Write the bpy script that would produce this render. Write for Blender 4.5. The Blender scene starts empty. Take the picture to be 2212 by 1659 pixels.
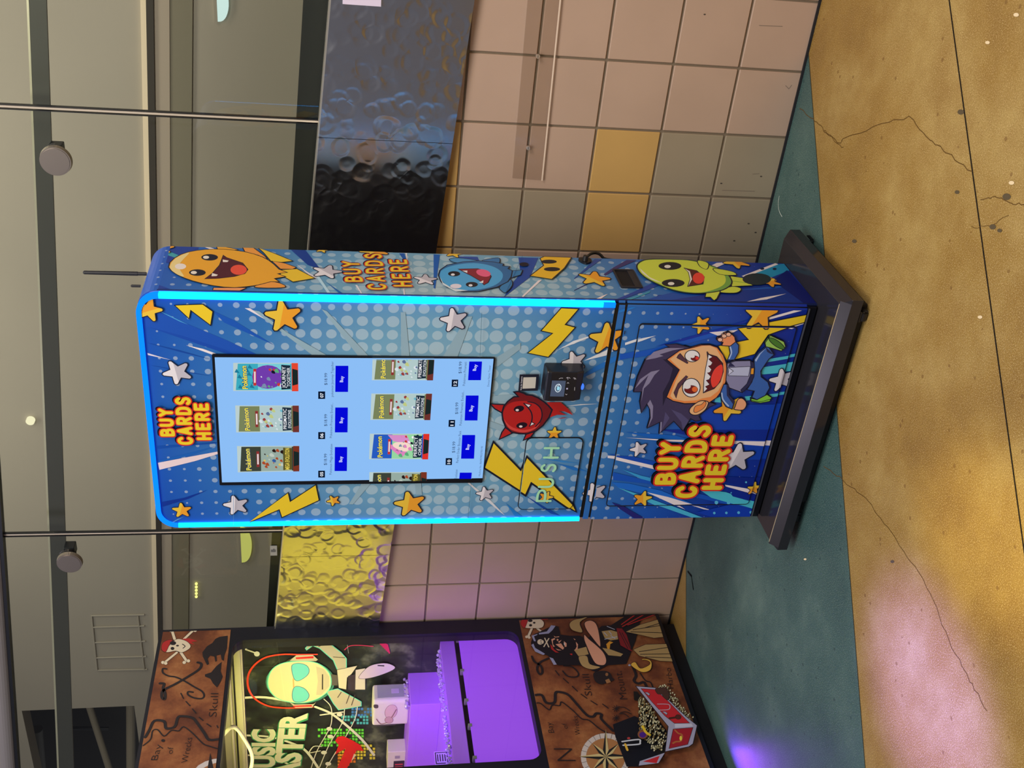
import bpy, bmesh, math, random
from mathutils import Vector, Matrix
from mathutils.geometry import tessellate_polygon
random.seed(7)
S = bpy.context.scene
COL = S.collection

# ------------------------------------------------------------------ camera
FPX, YAW, PITCH, ROLL = 2274.347, 0.56263, -0.17452, 0.00686
CAM = Vector((1.24714, -2.38609, 1.4056))
_d = Vector((-math.sin(YAW)*math.cos(PITCH), math.cos(YAW)*math.cos(PITCH), math.sin(PITCH)))
_r0 = Vector((math.cos(YAW), math.sin(YAW), 0)); _u0 = _r0.cross(_d)
_r = _r0*math.cos(ROLL) + _u0*math.sin(ROLL)
_u = -_r0*math.sin(ROLL) + _u0*math.cos(ROLL)
cam_data = bpy.data.cameras.new('camera'); cam = bpy.data.objects.new('camera', cam_data); COL.objects.link(cam)
# the photograph lies on its side: its right edge is the floor, its upper edge is the right of the place
X, Y, Z = -_u, _r, -_d
cam.matrix_world = Matrix(((X.x, Y.x, Z.x, CAM.x), (X.y, Y.y, Z.y, CAM.y), (X.z, Y.z, Z.z, CAM.z), (0, 0, 0, 1)))
cam_data.sensor_width = 36; cam_data.lens = FPX/2212*36; cam_data.clip_start = .05; cam_data.clip_end = 60
S.camera = cam
S.view_settings.view_transform = 'Standard'; S.view_settings.look = 'None'
S.view_settings.gamma = 1; S.view_settings.exposure = 0; S.view_settings.use_curve_mapping = False
# ------------------------------------------------------------------ light
W = bpy.data.worlds.new('hall'); S.world = W; W.use_nodes = True
W.node_tree.nodes['Background'].inputs[0].default_value = (.60, .60, .70, 1)
W.node_tree.nodes['Background'].inputs[1].default_value = .23

def area(name, loc, target, size, power, col=(1, 1, 1), sy=None, spread=None):
    l = bpy.data.lights.new(name, 'AREA'); l.energy = power; l.color = col; l.size = size
    if sy: l.shape = 'RECTANGLE'; l.size_y = sy
    if spread: l.spread = spread
    o = bpy.data.objects.new(name, l); COL.objects.link(o); o.location = loc
    o.rotation_euler = (Vector(target)-Vector(loc)).to_track_quat('-Z', 'Y').to_euler()
    return o

def spot(name, loc, target, angle, power, col, blend=.6, radius=.05):
    l = bpy.data.lights.new(name, 'SPOT'); l.energy = power; l.color = col; l.spot_size = angle; l.spot_blend = blend
    l.shadow_soft_size = radius
    o = bpy.data.objects.new(name, l); COL.objects.link(o); o.location = loc
    o.rotation_euler = (Vector(target)-Vector(loc)).to_track_quat('-Z', 'Y').to_euler()
    return o

area('hall_ceiling_light', (.6, -2.6, 3.9), (-.2, 0, .4), 2.4, 98, (1, .965, .90), 2.0)
area('hall_right_light', (3.0, -1.6, 3.3), (.4, .4, .8), 1.2, 68, (1, .90, .85), 1.2)
area('hall_left_light', (-2.9, -2.0, 4.3), (-1.0, .3, .6), 1.2, 26, (.80, .75, 1.0))
area('ramp_ceiling_light', (-.2, 1.3, 3.98), (-.2, 1.6, 0), 4.4, 46, (1, .95, .86), .5)

# ------------------------------------------------------------------ photograph pixel -> point on a real plane
def ray(x, y): return _d*FPX + _r*(829.5-y) - _u*(x-1106)
def hit(x, y, ax, v):
    R = ray(x, y); t = (v-CAM[ax])/R[ax]; return CAM + R*t
def on_front(x, y): p = hit(x, y, 1, 0.0); return (p.x, p.z)
def on_side(x, y): p = hit(x, y, 0, 0.0); return (p.y, p.z)
CLAW_X = -1.75
POST_Y = .58
def on_claw(x, y): p = hit(x, y, 0, CLAW_X); return (p.y, p.z)
def on_poster(x, y): p = hit(x, y, 1, POST_Y); return (p.x, p.z)
def on_floor(x, y): p = hit(x, y, 2, 0.0); return (p.x, p.y)
def zf(ox, oy, s): return lambda pts: [(ox+x/s, oy+y/s) for x, y in pts]
FA, FB, FC, FD = zf(280, 500, 4.424), zf(280, 840, 4.424), zf(740, 500, 4.424), zf(740, 840, 4.424)
FE, FF, FK, FR = zf(1200, 480, 3.16), zf(1200, 850, 3.16), zf(1350, 690, 5.53), zf(1040, 780, 9.217)
FS, FT, FL = zf(1240, 540, 10.37), zf(280, 510, 8.73), zf(1320, 980, 6.506)
FCA, FCB, FCC = zf(280, 1284, 4.424), zf(700, 1284, 4.424), zf(1100, 1284, 4.424)
FM, FP, FH = zf(480, 1350, 5.37), zf(1120, 1320, 7.541), zf(1330, 1470, 8.776)
FY, FZ = zf(460, 760, 5.72), zf(760, 760, 5.72)
FN = lambda p: list(p)

# ------------------------------------------------------------------ materials
def lin(c):
    c /= 255.0
    return c/12.92 if c <= .04045 else ((c+.055)/1.055)**2.4
def rgb(c, k=1.0):
    v = [lin(x)/k for x in c]; m = max(1.0, max(v)/.90)
    return tuple(x/m for x in v) + (1,)
ILL = .60
_mats = {}
def mat(name, col, rough=.5, metal=0, spec=.5, k=ILL, coat=0):
    key = (name, col, rough, metal)
    if key in _mats: return _mats[key]
    m = bpy.data.materials.new(name); m.use_nodes = True
    b = m.node_tree.nodes['Principled BSDF']
    b.inputs['Base Color'].default_value = rgb(col, k)
    b.inputs['Roughness'].default_value = rough; b.inputs['Metallic'].default_value = metal
    b.inputs['Specular IOR Level'].default_value = spec; b.inputs['Coat Weight'].default_value = coat
    _mats[key] = m; return m
def emit(name, col, strength=1.0):
    key = (name, col, strength)
    if key in _mats: return _mats[key]
    m = bpy.data.materials.new(name); m.use_nodes = True; nt = m.node_tree
    nt.nodes.remove(nt.nodes['Principled BSDF'])
    e = nt.nodes.new('ShaderNodeEmission'); e.inputs[0].default_value = tuple(lin(v) for v in col)+(1,)
    e.inputs[1].default_value = strength
    nt.links.new(e.outputs[0], nt.nodes['Material Output'].inputs[0]); _mats[key] = m; return m
class NT:
    def __init__(s, name):
        s.m = bpy.data.materials.new(name); s.m.use_nodes = True; s.t = s.m.node_tree
        s.b = s.t.nodes['Principled BSDF']
    def n(s, typ, ins=None, **kw):
        o = s.t.nodes.new(typ)
        for k, v in kw.items(): setattr(o, k, v)
        for k, v in (ins or {}).items():
            if isinstance(v, bpy.types.NodeSocket): s.t.links.new(v, o.inputs[k])
            else: o.inputs[k].default_value = v
        return o
    def math(s, op, a, b=0.0, c=0.0):
        return s.n('ShaderNodeMath', {0: a, 1: b, 2: c}, operation=op).outputs[0]
    def link(s, a, b): s.t.links.new(a, b)
    def ramp(s, f, stops, interp='LINEAR'):
        r = s.n('ShaderNodeValToRGB', {0: f}); cr = r.color_ramp; cr.interpolation = interp
        while len(cr.elements) < len(stops): cr.elements.new(.5)
        for e, (p, c) in zip(cr.elements, stops): e.position = p; e.color = c
        return r.outputs[0]
    def mix(s, f, a, b, mode='MIX'):
        o = s.n('ShaderNodeMix', data_type='RGBA', blend_type=mode)
        for i, v in ((0, f), (6, a), (7, b)):
            if isinstance(v, bpy.types.NodeSocket): s.link(v, o.inputs[i])
            else: o.inputs[i].default_value = v
        return o.outputs[2]
    def noise(s, vec, scale, detail=3, rough=.5):
        return s.n('ShaderNodeTexNoise', {'Vector': vec, 'Scale': scale, 'Detail': detail, 'Roughness': rough}).outputs[0]
    def bump(s, h, strength, dist):
        b = s.n('ShaderNodeBump', {'Height': h, 'Strength': strength, 'Distance': dist}); s.link(b.outputs[0], s.b.inputs['Normal'])

def wrap_material(name, axis, ca, cb, pa, pb):
    """printed vinyl: blue radial sunburst ground with a dot screen; axis: which object coordinate runs sideways"""
    w = NT(name); tc = w.n('ShaderNodeTexCoord'); sp = w.n('ShaderNodeSeparateXYZ', {0: tc.outputs['Object']})
    a, z = sp.outputs[axis], sp.outputs[2]
    da = w.math('SUBTRACT', a, ca); dz = w.math('SUBTRACT', z, cb)
    r = w.math('SQRT', w.math('ADD', w.math('MULTIPLY', da, da), w.math('MULTIPLY', dz, dz)))
    base = w.ramp(r, [(0, rgb((126, 148, 156), ILL)), (.28, rgb((92, 136, 160), ILL)), (.52, rgb((42, 96, 150), ILL)),
                      (.74, rgb((20, 70, 148), ILL)), (.95, rgb((8, 36, 124), ILL))])
    fa = w.math('SUBTRACT', w.math('FRACT', w.math('DIVIDE', w.math('SUBTRACT', a, pa), .039)), .5)
    fz = w.math('SUBTRACT', w.math('FRACT', w.math('DIVIDE', w.math('SUBTRACT', z, pb), .039)), .5)
    ia = w.math('FLOOR', w.math('DIVIDE', w.math('SUBTRACT', a, pa), .039)); iz = w.math('FLOOR', w.math('DIVIDE', w.math('SUBTRACT', z, pb), .039))
    cell = w.n('ShaderNodeCombineXYZ', {0: ia, 1: iz}).outputs[0]
    rnd = w.n('ShaderNodeTexWhiteNoise', {'Vector': cell}, noise_dimensions='3D').outputs[0]
    dd = w.math('SQRT', w.math('ADD', w.math('MULTIPLY', fa, fa), w.math('MULTIPLY', fz, fz)))
    size = w.n('ShaderNodeMapRange', {0: r, 1: .25, 2: .82, 3: .50, 4: .04}).outputs[0]
    size = w.math('MULTIPLY', size, w.math('MULTIPLY_ADD', rnd, -.42, 1.06))
    mask = w.math('MULTIPLY', w.n('ShaderNodeMapRange', {0: w.math('SUBTRACT', size, dd), 1: 0, 2: .02, 3: 0, 4: 1}).outputs[0], .42)
    c = w.mix(mask, base, rgb((168, 182, 184), ILL))
    w.link(c, w.b.inputs['Base Color']); w.b.inputs['Roughness'].default_value = .34; w.b.inputs['Specular IOR Level'].default_value = .35
    return w.m

# ------------------------------------------------------------------ object helpers
def finish(me, name, mats, parent=None, loc=(0, 0, 0)):
    o = bpy.data.objects.new(name, me); COL.objects.link(o)
    for m in (mats if isinstance(mats, (list, tuple)) else [mats]): me.materials.append(m)
    if parent is not None: o.parent = parent
    o.location = loc
    return o
ORG = {}
def root(name, loc, label, cat, group=None):
    o = bpy.data.objects.new(name, None); COL.objects.link(o); o.location = loc; o.empty_display_size = .1
    o['label'] = label; o['category'] = cat
    if group: o['group'] = group
    ORG[o] = Vector(loc); return o
def tag(o, label, cat, group=None, kind=None):
    o['label'] = label; o['category'] = cat
    if group: o['group'] = group
    if kind: o['kind'] = kind
    return o
def struct(o, label=None):
    o['kind'] = 'structure'
    if label: o['label'] = label
    return o
def origin(p):
    v = Vector((0, 0, 0))
    while p is not None: v += Vector(p.location); p = p.parent
    return v
class MB:
    """mesh builder in world coordinates"""
    def __init__(s): s.bm = bmesh.new()
    def box(s, a, b, mi=0, bevel=0, seg=2):
        t = bmesh.new(); bmesh.ops.create_cube(t, size=1)
        for v in t.verts: v.co = Vector([(a[i]+b[i])/2 + v.co[i]*(b[i]-a[i]) for i in range(3)])
        if bevel: bmesh.ops.bevel(t, geom=t.edges[:], offset=bevel, segments=seg, profile=.5, affect='EDGES')
        s.merge(t, mi); return s
    def merge(s, t, mi=0):
        for f in t.faces: f.material_index = mi
        me = bpy.data.meshes.new('t'); t.to_mesh(me); t.free(); s.bm.from_mesh(me); bpy.data.meshes.remove(me)
    def cyl(s, p, q, r, r2=None, n=20, mi=0, caps=True):
        p, q = Vector(p), Vector(q); t = bmesh.new(); L = (q-p).length
        bmesh.ops.create_cone(t, cap_ends=caps, segments=n, radius1=r, radius2=r if r2 is None else r2, depth=L)
        M = Matrix.Translation((p+q)/2) @ (q-p).to_track_quat('Z', 'Y').to_matrix().to_4x4()
        bmesh.ops.transform(t, matrix=M, verts=t.verts); s.merge(t, mi); return s
    def tube(s, pts, r, n=10, mi=0):
        t = bmesh.new(); P = [Vector(p) for p in pts]; up = Vector((.31, .17, .93)); rings = []
        for i, p in enumerate(P):
            d = (P[min(i+1, len(P)-1)]-P[max(i-1, 0)]).normalized(); a = (up-d*up.dot(d)).normalized(); up = a; b = d.cross(a)
            rings.append([t.verts.new(p+(a*math.cos(k*2*math.pi/n)+b*math.sin(k*2*math.pi/n))*r) for k in range(n)])
        for A, B in zip(rings, rings[1:]):
            for k in range(n): t.faces.new([A[k], A[(k+1) % n], B[(k+1) % n], B[k]])
        t.faces.new(list(reversed(rings[0]))); t.faces.new(rings[-1])
        s.merge(t, mi); return s
    def ball(s, p, r, mi=0, sc=(1, 1, 1)):
        t = bmesh.new(); bmesh.ops.create_icosphere(t, subdivisions=2, radius=r)
        for v in t.verts: v.co = Vector(p)+Vector([v.co[i]*sc[i] for i in range(3)])
        s.merge(t, mi); return s
    def prism(s, poly, f, d0, d1, mi=0):
        """extrude 2D polygon; f(a,b,d) -> xyz"""
        t = bmesh.new(); n = len(poly)
        A = [t.verts.new(f(a, b, d0)) for a, b in poly]; B = [t.verts.new(f(a, b, d1)) for a, b in poly]
        for tri in tessellate_polygon([[Vector((a, b, 0)) for a, b in poly]]):
            try: t.faces.new([A[i] for i in tri]); t.faces.new([B[i] for i in reversed(tri)])
            except ValueError: pass
        for i in range(n): t.faces.new([A[i], A[(i+1) % n], B[(i+1) % n], B[i]])
        bmesh.ops.recalc_face_normals(t, faces=t.faces); s.merge(t, mi); return s
    def ring_plate(s, outer, inner, f, d0, d1, mi=0):
        """plate with a hole"""
        t = bmesh.new(); allp = outer+inner
        A = [t.verts.new(f(a, b, d0)) for a, b in allp]; B = [t.verts.new(f(a, b, d1)) for a, b in allp]
        for tri in tessellate_polygon([[Vector((a, b, 0)) for a, b in outer], [Vector((a, b, 0)) for a, b in inner]]):
            try: t.faces.new([A[i] for i in tri]); t.faces.new([B[i] for i in reversed(tri)])
            except ValueError: pass
        no, ni = len(outer), len(inner)
        for o, n in ((0, no), (no, ni)):
            for i in range(n): t.faces.new([A[o+i], A[o+(i+1) % n], B[o+(i+1) % n], B[o+i]])
        bmesh.ops.recalc_face_normals(t, faces=t.faces); s.merge(t, mi); return s
    def build(s, name, mats, parent=None, loc=None, smooth=False):
        org = origin(parent) + (Vector(loc) if loc else Vector((0, 0, 0)))
        if parent is None and loc is None:
            if len(s.bm.verts):
                xs = [v.co for v in s.bm.verts]
                org = Vector(((min(v.x for v in xs)+max(v.x for v in xs))/2, (min(v.y for v in xs)+max(v.y for v in xs))/2, min(v.z for v in xs)))
        for v in s.bm.verts: v.co -= org
        me = bpy.data.meshes.new(name); s.bm.to_mesh(me); s.bm.free()
        if smooth:
            for p in me.polygons: p.use_smooth = True
        return finish(me, name, mats, parent, (org if parent is None else (loc or (0, 0, 0))))

def rrect(a0, b0, a1, b1, r, n=6):
    out = []
    for cx, cy, s in ((a1-r, b1-r, 0), (a0+r, b1-r, 90), (a0+r, b0+r, 180), (a1-r, b0+r, 270)):
        for i in range(n+1):
            t = math.radians(s+90*i/n); out.append((cx+r*math.cos(t), cy+r*math.sin(t)))
    return out

# ------------------------------------------------------------------ printed artwork as thin layered shapes
def smooth_closed(p, n=4):
    out = []; L = len(p)
    for i in range(L):
        a, b, c, d = p[i-1], p[i], p[(i+1) % L], p[(i+2) % L]
        for k in range(n):
            t = k/n; t2 = t*t; t3 = t2*t
            out.append(tuple(.5*((2*b[j])+(-a[j]+c[j])*t+(2*a[j]-5*b[j]+4*c[j]-d[j])*t2+(-a[j]+3*b[j]-3*c[j]+d[j])*t3) for j in (0, 1)))
    return out
def smooth_open(p, n=4):
    q = [p[0]]+list(p)+[p[-1]]; out = []
    for i in range(1, len(q)-2):
        a, b, c, d = q[i-1], q[i], q[i+1], q[i+2]
        for k in range(n):
            t = k/n; t2 = t*t; t3 = t2*t
            out.append(tuple(.5*((2*b[j])+(-a[j]+c[j])*t+(2*a[j]-5*b[j]+4*c[j]-d[j])*t2+(-a[j]+3*b[j]-3*c[j]+d[j])*t3) for j in (0, 1)))
    out.append(tuple(p[-1])); return out
def clip(poly, inside, inter):
    out = []
    for i in range(len(poly)):
        a, b = poly[i-1], poly[i]
        ia, ib = inside(a), inside(b)
        if ib:
            if not ia: out.append(inter(a, b))
            out.append(b)
        elif ia: out.append(inter(a, b))
    return out
def clip_convex(poly, region):
    """region: convex CCW polygon"""
    for i in range(len(region)):
        p, q = region[i], region[(i+1) % len(region)]
        ex, ey = q[0]-p[0], q[1]-p[1]
        f = lambda v: ex*(v[1]-p[1])-ey*(v[0]-p[0])
        def inter(a, b):
            fa, fb = f(a), f(b); t = fa/(fa-fb); return (a[0]+(b[0]-a[0])*t, a[1]+(b[1]-a[1])*t)
        poly = clip(poly, lambda v: f(v) >= 0, inter)
        if len(poly) < 3: return []
    return poly
_glyphs = {}
def glyphs(text, bold):
    key = (text, bold)
    if key not in _glyphs:
        c = bpy.data.curves.new('t', 'FONT'); c.body = text; c.size = 1; c.offset = bold; c.dimensions = '2D'; c.fill_mode = 'FRONT'; c.resolution_u = 3
        o = bpy.data.objects.new('t', c); COL.objects.link(o)
        dg = bpy.context.evaluated_depsgraph_get(); me = o.evaluated_get(dg).to_mesh(); me.calc_loop_triangles()
        vs = [(v.co.x, v.co.y) for v in me.vertices]
        tr = [[vs[i] for i in t.vertices] for t in me.loop_triangles]
        x1 = max(v[0] for v in vs) if vs else 1; x0 = min(v[0] for v in vs) if vs else 0
        o.to_mesh_clear(); bpy.data.objects.remove(o); bpy.data.curves.remove(c)
        _glyphs[key] = (tr, x0, x1)
    return _glyphs[key]
# rounded comic capitals drawn as thick strokes, unit height
ROUND = {
 'B': (.56, [[(0, 0), (0, 1)], [(0, 1), (.3, 1), (.48, .9), (.48, .64), (.3, .53), (0, .53)], [(.3, .53), (.54, .42), (.54, .14), (.34, 0), (0, 0)]]),
 'U': (.56, [[(0, 1), (0, .3), (.1, .06), (.28, 0), (.46, .06), (.56, .3), (.56, 1)]]),
 'Y': (.58, [[(0, 1), (.29, .52), (.58, 1)], [(.29, .52), (.29, 0)]]),
 'C': (.56, [[(.56, .8), (.44, .97), (.24, 1), (.06, .86), (0, .5), (.06, .14), (.24, 0), (.44, .03), (.56, .2)]]),
 'A': (.60, [[(0, 0), (.30, 1), (.60, 0)], [(.12, .3), (.48, .3)]]),
 'R': (.54, [[(0, 0), (0, 1)], [(0, 1), (.3, 1), (.5, .88), (.5, .6), (.3, .47), (0, .47)], [(.26, .47), (.54, 0)]]),
 'D': (.56, [[(0, 0), (0, 1)], [(0, 1), (.26, 1), (.5, .84), (.57, .5), (.5, .16), (.26, 0), (0, 0)]]),
 'S': (.50, [[(.48, .84), (.34, .99), (.12, .96), (.02, .76), (.12, .58), (.38, .46), (.50, .26), (.42, .06), (.2, 0), (0, .12)]]),
 'H': (.54, [[(0, 0), (0, 1)], [(.54, 0), (.54, 1)], [(0, .5), (.54, .5)]]),
 'E': (.46, [[(.46, 1), (0, 1), (0, 0), (.46, 0)], [(0, .52), (.40, .52)]]),
 'P': (.52, [[(0, 0), (0, 1)], [(0, 1), (.3, 1), (.5, .86), (.5, .58), (.3, .44), (0, .44)]]),
}
class Art:
    def __init__(s, to2d, mk=None):
        s.f = to2d; s.items = []; s.mk = mk or (lambda c: mat('vinyl', c, .34, 0, .35)); s.lay = 0
    def P(s, pts, fr=FN): return [s.f(x, y) for x, y in fr(pts)]
    def px(s, x, y, r=10):
        a = s.f(x, y); b = s.f(x+r, y); return math.hypot(a[0]-b[0], a[1]-b[1])/r
    def raw(s, tris, col): s.lay += 1; s.items.append((tris, col, s.lay))
    def fill2(s, p, col):
        tr = tessellate_polygon([[Vector((a, b, 0)) for a, b in p]])
        s.raw([[p[i] for i in t] for t in tr], col)
    def strip(s, p, w, closed=False, w1=None, capn=8):
        """one non-overlapping ribbon along a path"""
        q = [p[0]]
        for v in p[1:]:
            if math.hypot(v[0]-q[-1][0], v[1]-q[-1][1]) > w*.04: q.append(v)
        if closed and len(q) > 2 and math.hypot(q[0][0]-q[-1][0], q[0][1]-q[-1][1]) < w*.04: q.pop()
        N = len(q); tris = []
        if N < 2: return [], []
        L, R_ = [], []; dirs = []
        for i in range(N):
            pa = q[i-1] if (i > 0 or closed) else None; pb = q[(i+1) % N] if (i < N-1 or closed) else None
            def nrm(a, b): d = (b[0]-a[0], b[1]-a[1]); l = math.hypot(*d) or 1e-9; return (-d[1]/l, d[0]/l)
            n1 = nrm(pa, q[i]) if pa else None; n2 = nrm(q[i], pb) if pb else None
            n1 = n1 or n2; n2 = n2 or n1
            mx, my = n1[0]+n2[0], n1[1]+n2[1]; l2 = mx*mx+my*my
            if l2 < .25: mx, my, sc = n1[0], n1[1], 1.0
            else: sc = min(2.0/l2, 1.0/math.sqrt(l2)*1.9)
            hw = (w if w1 is None else w+(w1-w)*i/(N-1))/2
            L.append((q[i][0]+mx*sc*hw, q[i][1]+my*sc*hw)); R_.append((q[i][0]-mx*sc*hw, q[i][1]-my*sc*hw)); dirs.append((n1, hw))
        for i in range(N if closed else N-1):
            j = (i+1) % N
            for t in ([R_[i], R_[j], L[j]], [R_[i], L[j], L[i]]):
                if area2(t) > 0: tris.append(t)
        caps = []
        if not closed:
            for c, (n, hw), sg in ((q[0], dirs[0], -1), (q[-1], dirs[-1], 1)):
                a0 = math.atan2(n[1], n[0]); pts = [(c[0]+hw*math.cos(a0-sg*math.pi*k/capn), c[1]+hw*math.sin(a0-sg*math.pi*k/capn)) for k in range(capn+1)]
                caps += [[c, pts[k], pts[k+1]] if sg < 0 else [c, pts[k+1], pts[k]] for k in range(capn)]
        return tris, caps
    def stroke2(s, p, w, col, closed=False, n=10, w1=None):
        t, c = s.strip(p, w, closed, w1, max(4, n//2)); s.raw(t+c, col)
    def poly(s, fr, pts, col, line=None, lw=3, smooth=False):
        q = fr(pts)
        if smooth: q = smooth_closed(q)
        p = [s.f(*v) for v in q]; s.fill2(p, col)
        if line: s.stroke2(p, lw*s.px(*q[0]), line, True, 6)
    def line(s, fr, pts, w, col, smooth=True, w1=None):
        q = fr(pts); k = s.px(*q[0])
        if smooth and len(q) > 2: q = smooth_open(q)
        s.stroke2([s.f(*v) for v in q], w*k, col, False, 8, None if w1 is None else w1*k)
    def ell(s, fr, c, rx, ry, col, line=None, lw=2, rot=0, n=20):
        cr, sr = math.cos(math.radians(rot)), math.sin(math.radians(rot))
        pts = [(c[0]+rx*math.cos(t)*cr-ry*math.sin(t)*sr, c[1]+rx*math.cos(t)*sr+ry*math.sin(t)*cr) for t in [2*math.pi*i/n for i in range(n)]]
        s.poly(fr, pts, col, line, lw)
    def star(s, x, y, r, kind, rot=90, fr=FN, line=(18, 24, 44)):
        x, y = fr([(x, y)])[0]
        k = s.px(x, y); R = r*k*1.12; c = s.f(x, y)
        main, light = {'g': ((214, 146, 40), (222, 184, 58)), 's': ((158, 154, 162), (190, 186, 190))}[kind]
        pts = []
        for i in range(5):
            t = math.radians(rot+72*i)
            for dt, rr in ((-8, .93), (0, 1), (8, .93), (36, .5)): pts.append((c[0]+R*rr*math.cos(t+math.radians(dt)), c[1]+R*rr*math.sin(t+math.radians(dt))))
        s.fill2(pts, main)
        tr = tessellate_polygon([[Vector((a, b, 0)) for a, b in pts]])
        ang = math.radians(rot); nx, ny = math.cos(ang), math.sin(ang); big = []
        m = [(c[0]+nx*R*.08+ny*R*1.2, c[1]+ny*R*.08-nx*R*1.2), (c[0]+nx*R*1.4+ny*R*1.2, c[1]+ny*R*1.4-nx*R*1.2),
             (c[0]+nx*R*1.4-ny*R*1.2, c[1]+ny*R*1.4+nx*R*1.2), (c[0]+nx*R*.08-ny*R*1.2, c[1]+ny*R*.08+nx*R*1.2)]
        for t in tr:
            q = clip_convex([pts[i] for i in t], m)
            for j in range(1, len(q)-1): big.append([q[0], q[j], q[j+1]])
        s.raw(big, light)
        s.stroke2(pts, max(1.5, r*.075)*k, line, True, 6)
    def text(s, string, p0, p1, h, col, bold=.0, fr=FN, up=None):
        """baseline runs p0 -> p1 in photo pixels, capitals h pixels tall"""
        p0, p1 = fr([p0])[0], fr([p1])[0]
        tr, x0, x1 = glyphs(string, bold); o = s.f(*p0); e = s.f(*p1)
        if up is None: up = (-1, 0)
        t = s.f(p0[0]+h*up[0], p0[1]+h*up[1])
        ax = ((e[0]-o[0])/(x1-x0), (e[1]-o[1])/(x1-x0)); ay = ((t[0]-o[0])/.72, (t[1]-o[1])/.72)
        s.raw([[(o[0]+ax[0]*(v[0]-x0)+ay[0]*v[1], o[1]+ax[1]*(v[0]-x0)+ay[1]*v[1]) for v in q] for q in tr], col)
    def rounded(s, rows, wy, cy, cr=None, ck=None, frame=FN, edge=.0, shadow=(0, 0)):
        """rows: (word, start px, end px, cap height px)"""
        for (off, w, col) in ((shadow, wy+2*edge, ck), ((0, 0), wy+2*edge, cr), ((0, 0), wy, cy)):
            if col is None: continue
            sub = 0
            for word, p0, p1, h in rows:
                k = s.px(*p0); o = s.f(*p0); e = s.f(*p1); t = s.f(p0[0]-h, p0[1])
                gap = .50; tot = sum(ROUND[c][0] for c in word)+gap*(len(word)-1)
                ax = ((e[0]-o[0])/tot, (e[1]-o[1])/tot); ay = (t[0]-o[0], t[1]-o[1]); cx = 0
                for c in word:
                    wd, strokes = ROUND[c]
                    for st in strokes:
                        for q in ([smooth_open(st, 3)] if len(st) > 4 else [st[i:i+2] for i in range(len(st)-1)]):
                            sub = (sub+1) % 17
                            tr, cp = s.strip([(o[0]+off[0]*k+ax[0]*(cx+v[0])+ay[0]*v[1], o[1]-off[1]*k+ax[1]*(cx+v[0])+ay[1]*v[1]) for v in q], w*k, False, None, 8)
                            s.items.append((tr+cp, col, s.lay+1+sub*.15))
                    cx += wd+gap
            s.lay += 4
    def bake(s, region, to3d, mb, mats, base=0.0006, step=.00004, items=None):
        """add the shapes clipped to the region onto a mesh"""
        idx = {}
        ra0, ra1 = min(p[0] for p in region), max(p[0] for p in region); rb0, rb1 = min(p[1] for p in region), max(p[1] for p in region)
        for tris, col, lay in s.items:
            if col not in idx:
                m = s.mk(col) if isinstance(col, tuple) else col
                if m in mats: idx[col] = mats.index(m)
                else: mats.append(m); idx[col] = len(mats)-1
            for t in tris:
                if all(p[0] < ra0 for p in t) or all(p[0] > ra1 for p in t) or all(p[1] < rb0 for p in t) or all(p[1] > rb1 for p in t): continue
                q = t
                if True:
                    q = clip_convex(list(t), region) if area2(t) > 0 else clip_convex(list(reversed(t)), region)
                elif area2(t) < 0: q = list(reversed(t))
                if len(q) < 3 or abs(area2(q)) < 1e-12: continue
                try:
                    f = mb.bm.faces.new([mb.bm.verts.new(to3d(a, b, base+lay*step)) for a, b in q]); f.material_index = idx[col]
                except ValueError: pass
def area2(p): return sum(p[i-1][0]*p[i][1]-p[i][0]*p[i-1][1] for i in range(len(p)))
def ccw(p): return p if area2(p) > 0 else list(reversed(p))
f3 = lambda a, b, d: (a, -d, b)          # front plane, outwards -Y
s3 = lambda a, b, d: (d, a, b)           # side plane, outwards +X
c3 = lambda a, b, d: (CLAW_X+d, a, b)
p3 = lambda a, b, d: (a, POST_Y-d, b)
BLK = (8, 9, 16)
# ================================================================== THE SETTING
def on_y(x, y, yy): p = hit(x, y, 1, yy); return (p.x, p.z)
fy = lambda yy: (lambda a, b, d: (a, yy-d, b))
# floor: gold stained concrete crossed by a wide teal band
def concrete(name, stops, speck_l, speck_d, rough):
    w = NT(name); tc = w.n('ShaderNodeTexCoord').outputs['Object']
    big = w.noise(tc, 2.2, 5, .6)
    c = w.ramp(big, stops)
    mid = w.noise(tc, 14, 4, .65)
    c = w.mix(w.n('ShaderNodeMapRange', {0: mid, 1: .35, 2: .7, 3: 0, 4: .45}).outputs[0], c, stops[-1][1])
    grain = w.noise(tc, 360, 2, .75)
    c = w.mix(w.n('ShaderNodeMapRange', {0: grain, 1: .52, 2: .72, 3: 0, 4: .6}).outputs[0], c, speck_l)
    c = w.mix(w.n('ShaderNodeMapRange', {0: grain, 1: .46, 2: .30, 3: 0, 4: .6}).outputs[0], c, speck_d)
    v = w.n('ShaderNodeTexVoronoi', {'Vector': tc, 'Scale': 26}).outputs['Distance']
    pick = w.noise(tc, 9, 1)
    pit = w.math('MULTIPLY', w.math('LESS_THAN', v, .13), w.math('GREATER_THAN', pick, .54))
    c = w.mix(w.math('MULTIPLY', pit, .6), c, speck_d)
    w.link(c, w.b.inputs['Base Color'])
    w.link(w.n('ShaderNodeMapRange', {0: grain, 1: .3, 2: .7, 3: rough-.08, 4: rough+.14}).outputs[0], w.b.inputs['Roughness'])
    w.bump(grain, .15, .0015); w.b.inputs['Specular IOR Level'].default_value = .45
    return w.m
KF = .72
gold = concrete('gold_stained_concrete', [(.30, rgb((112, 82, 32), KF)), (.46, rgb((138, 108, 48), KF)), (.60, rgb((156, 130, 72), KF)), (.8, rgb((124, 92, 36), KF))],
                rgb((222, 192, 138), KF), rgb((104, 72, 30), KF), .42)
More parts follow.
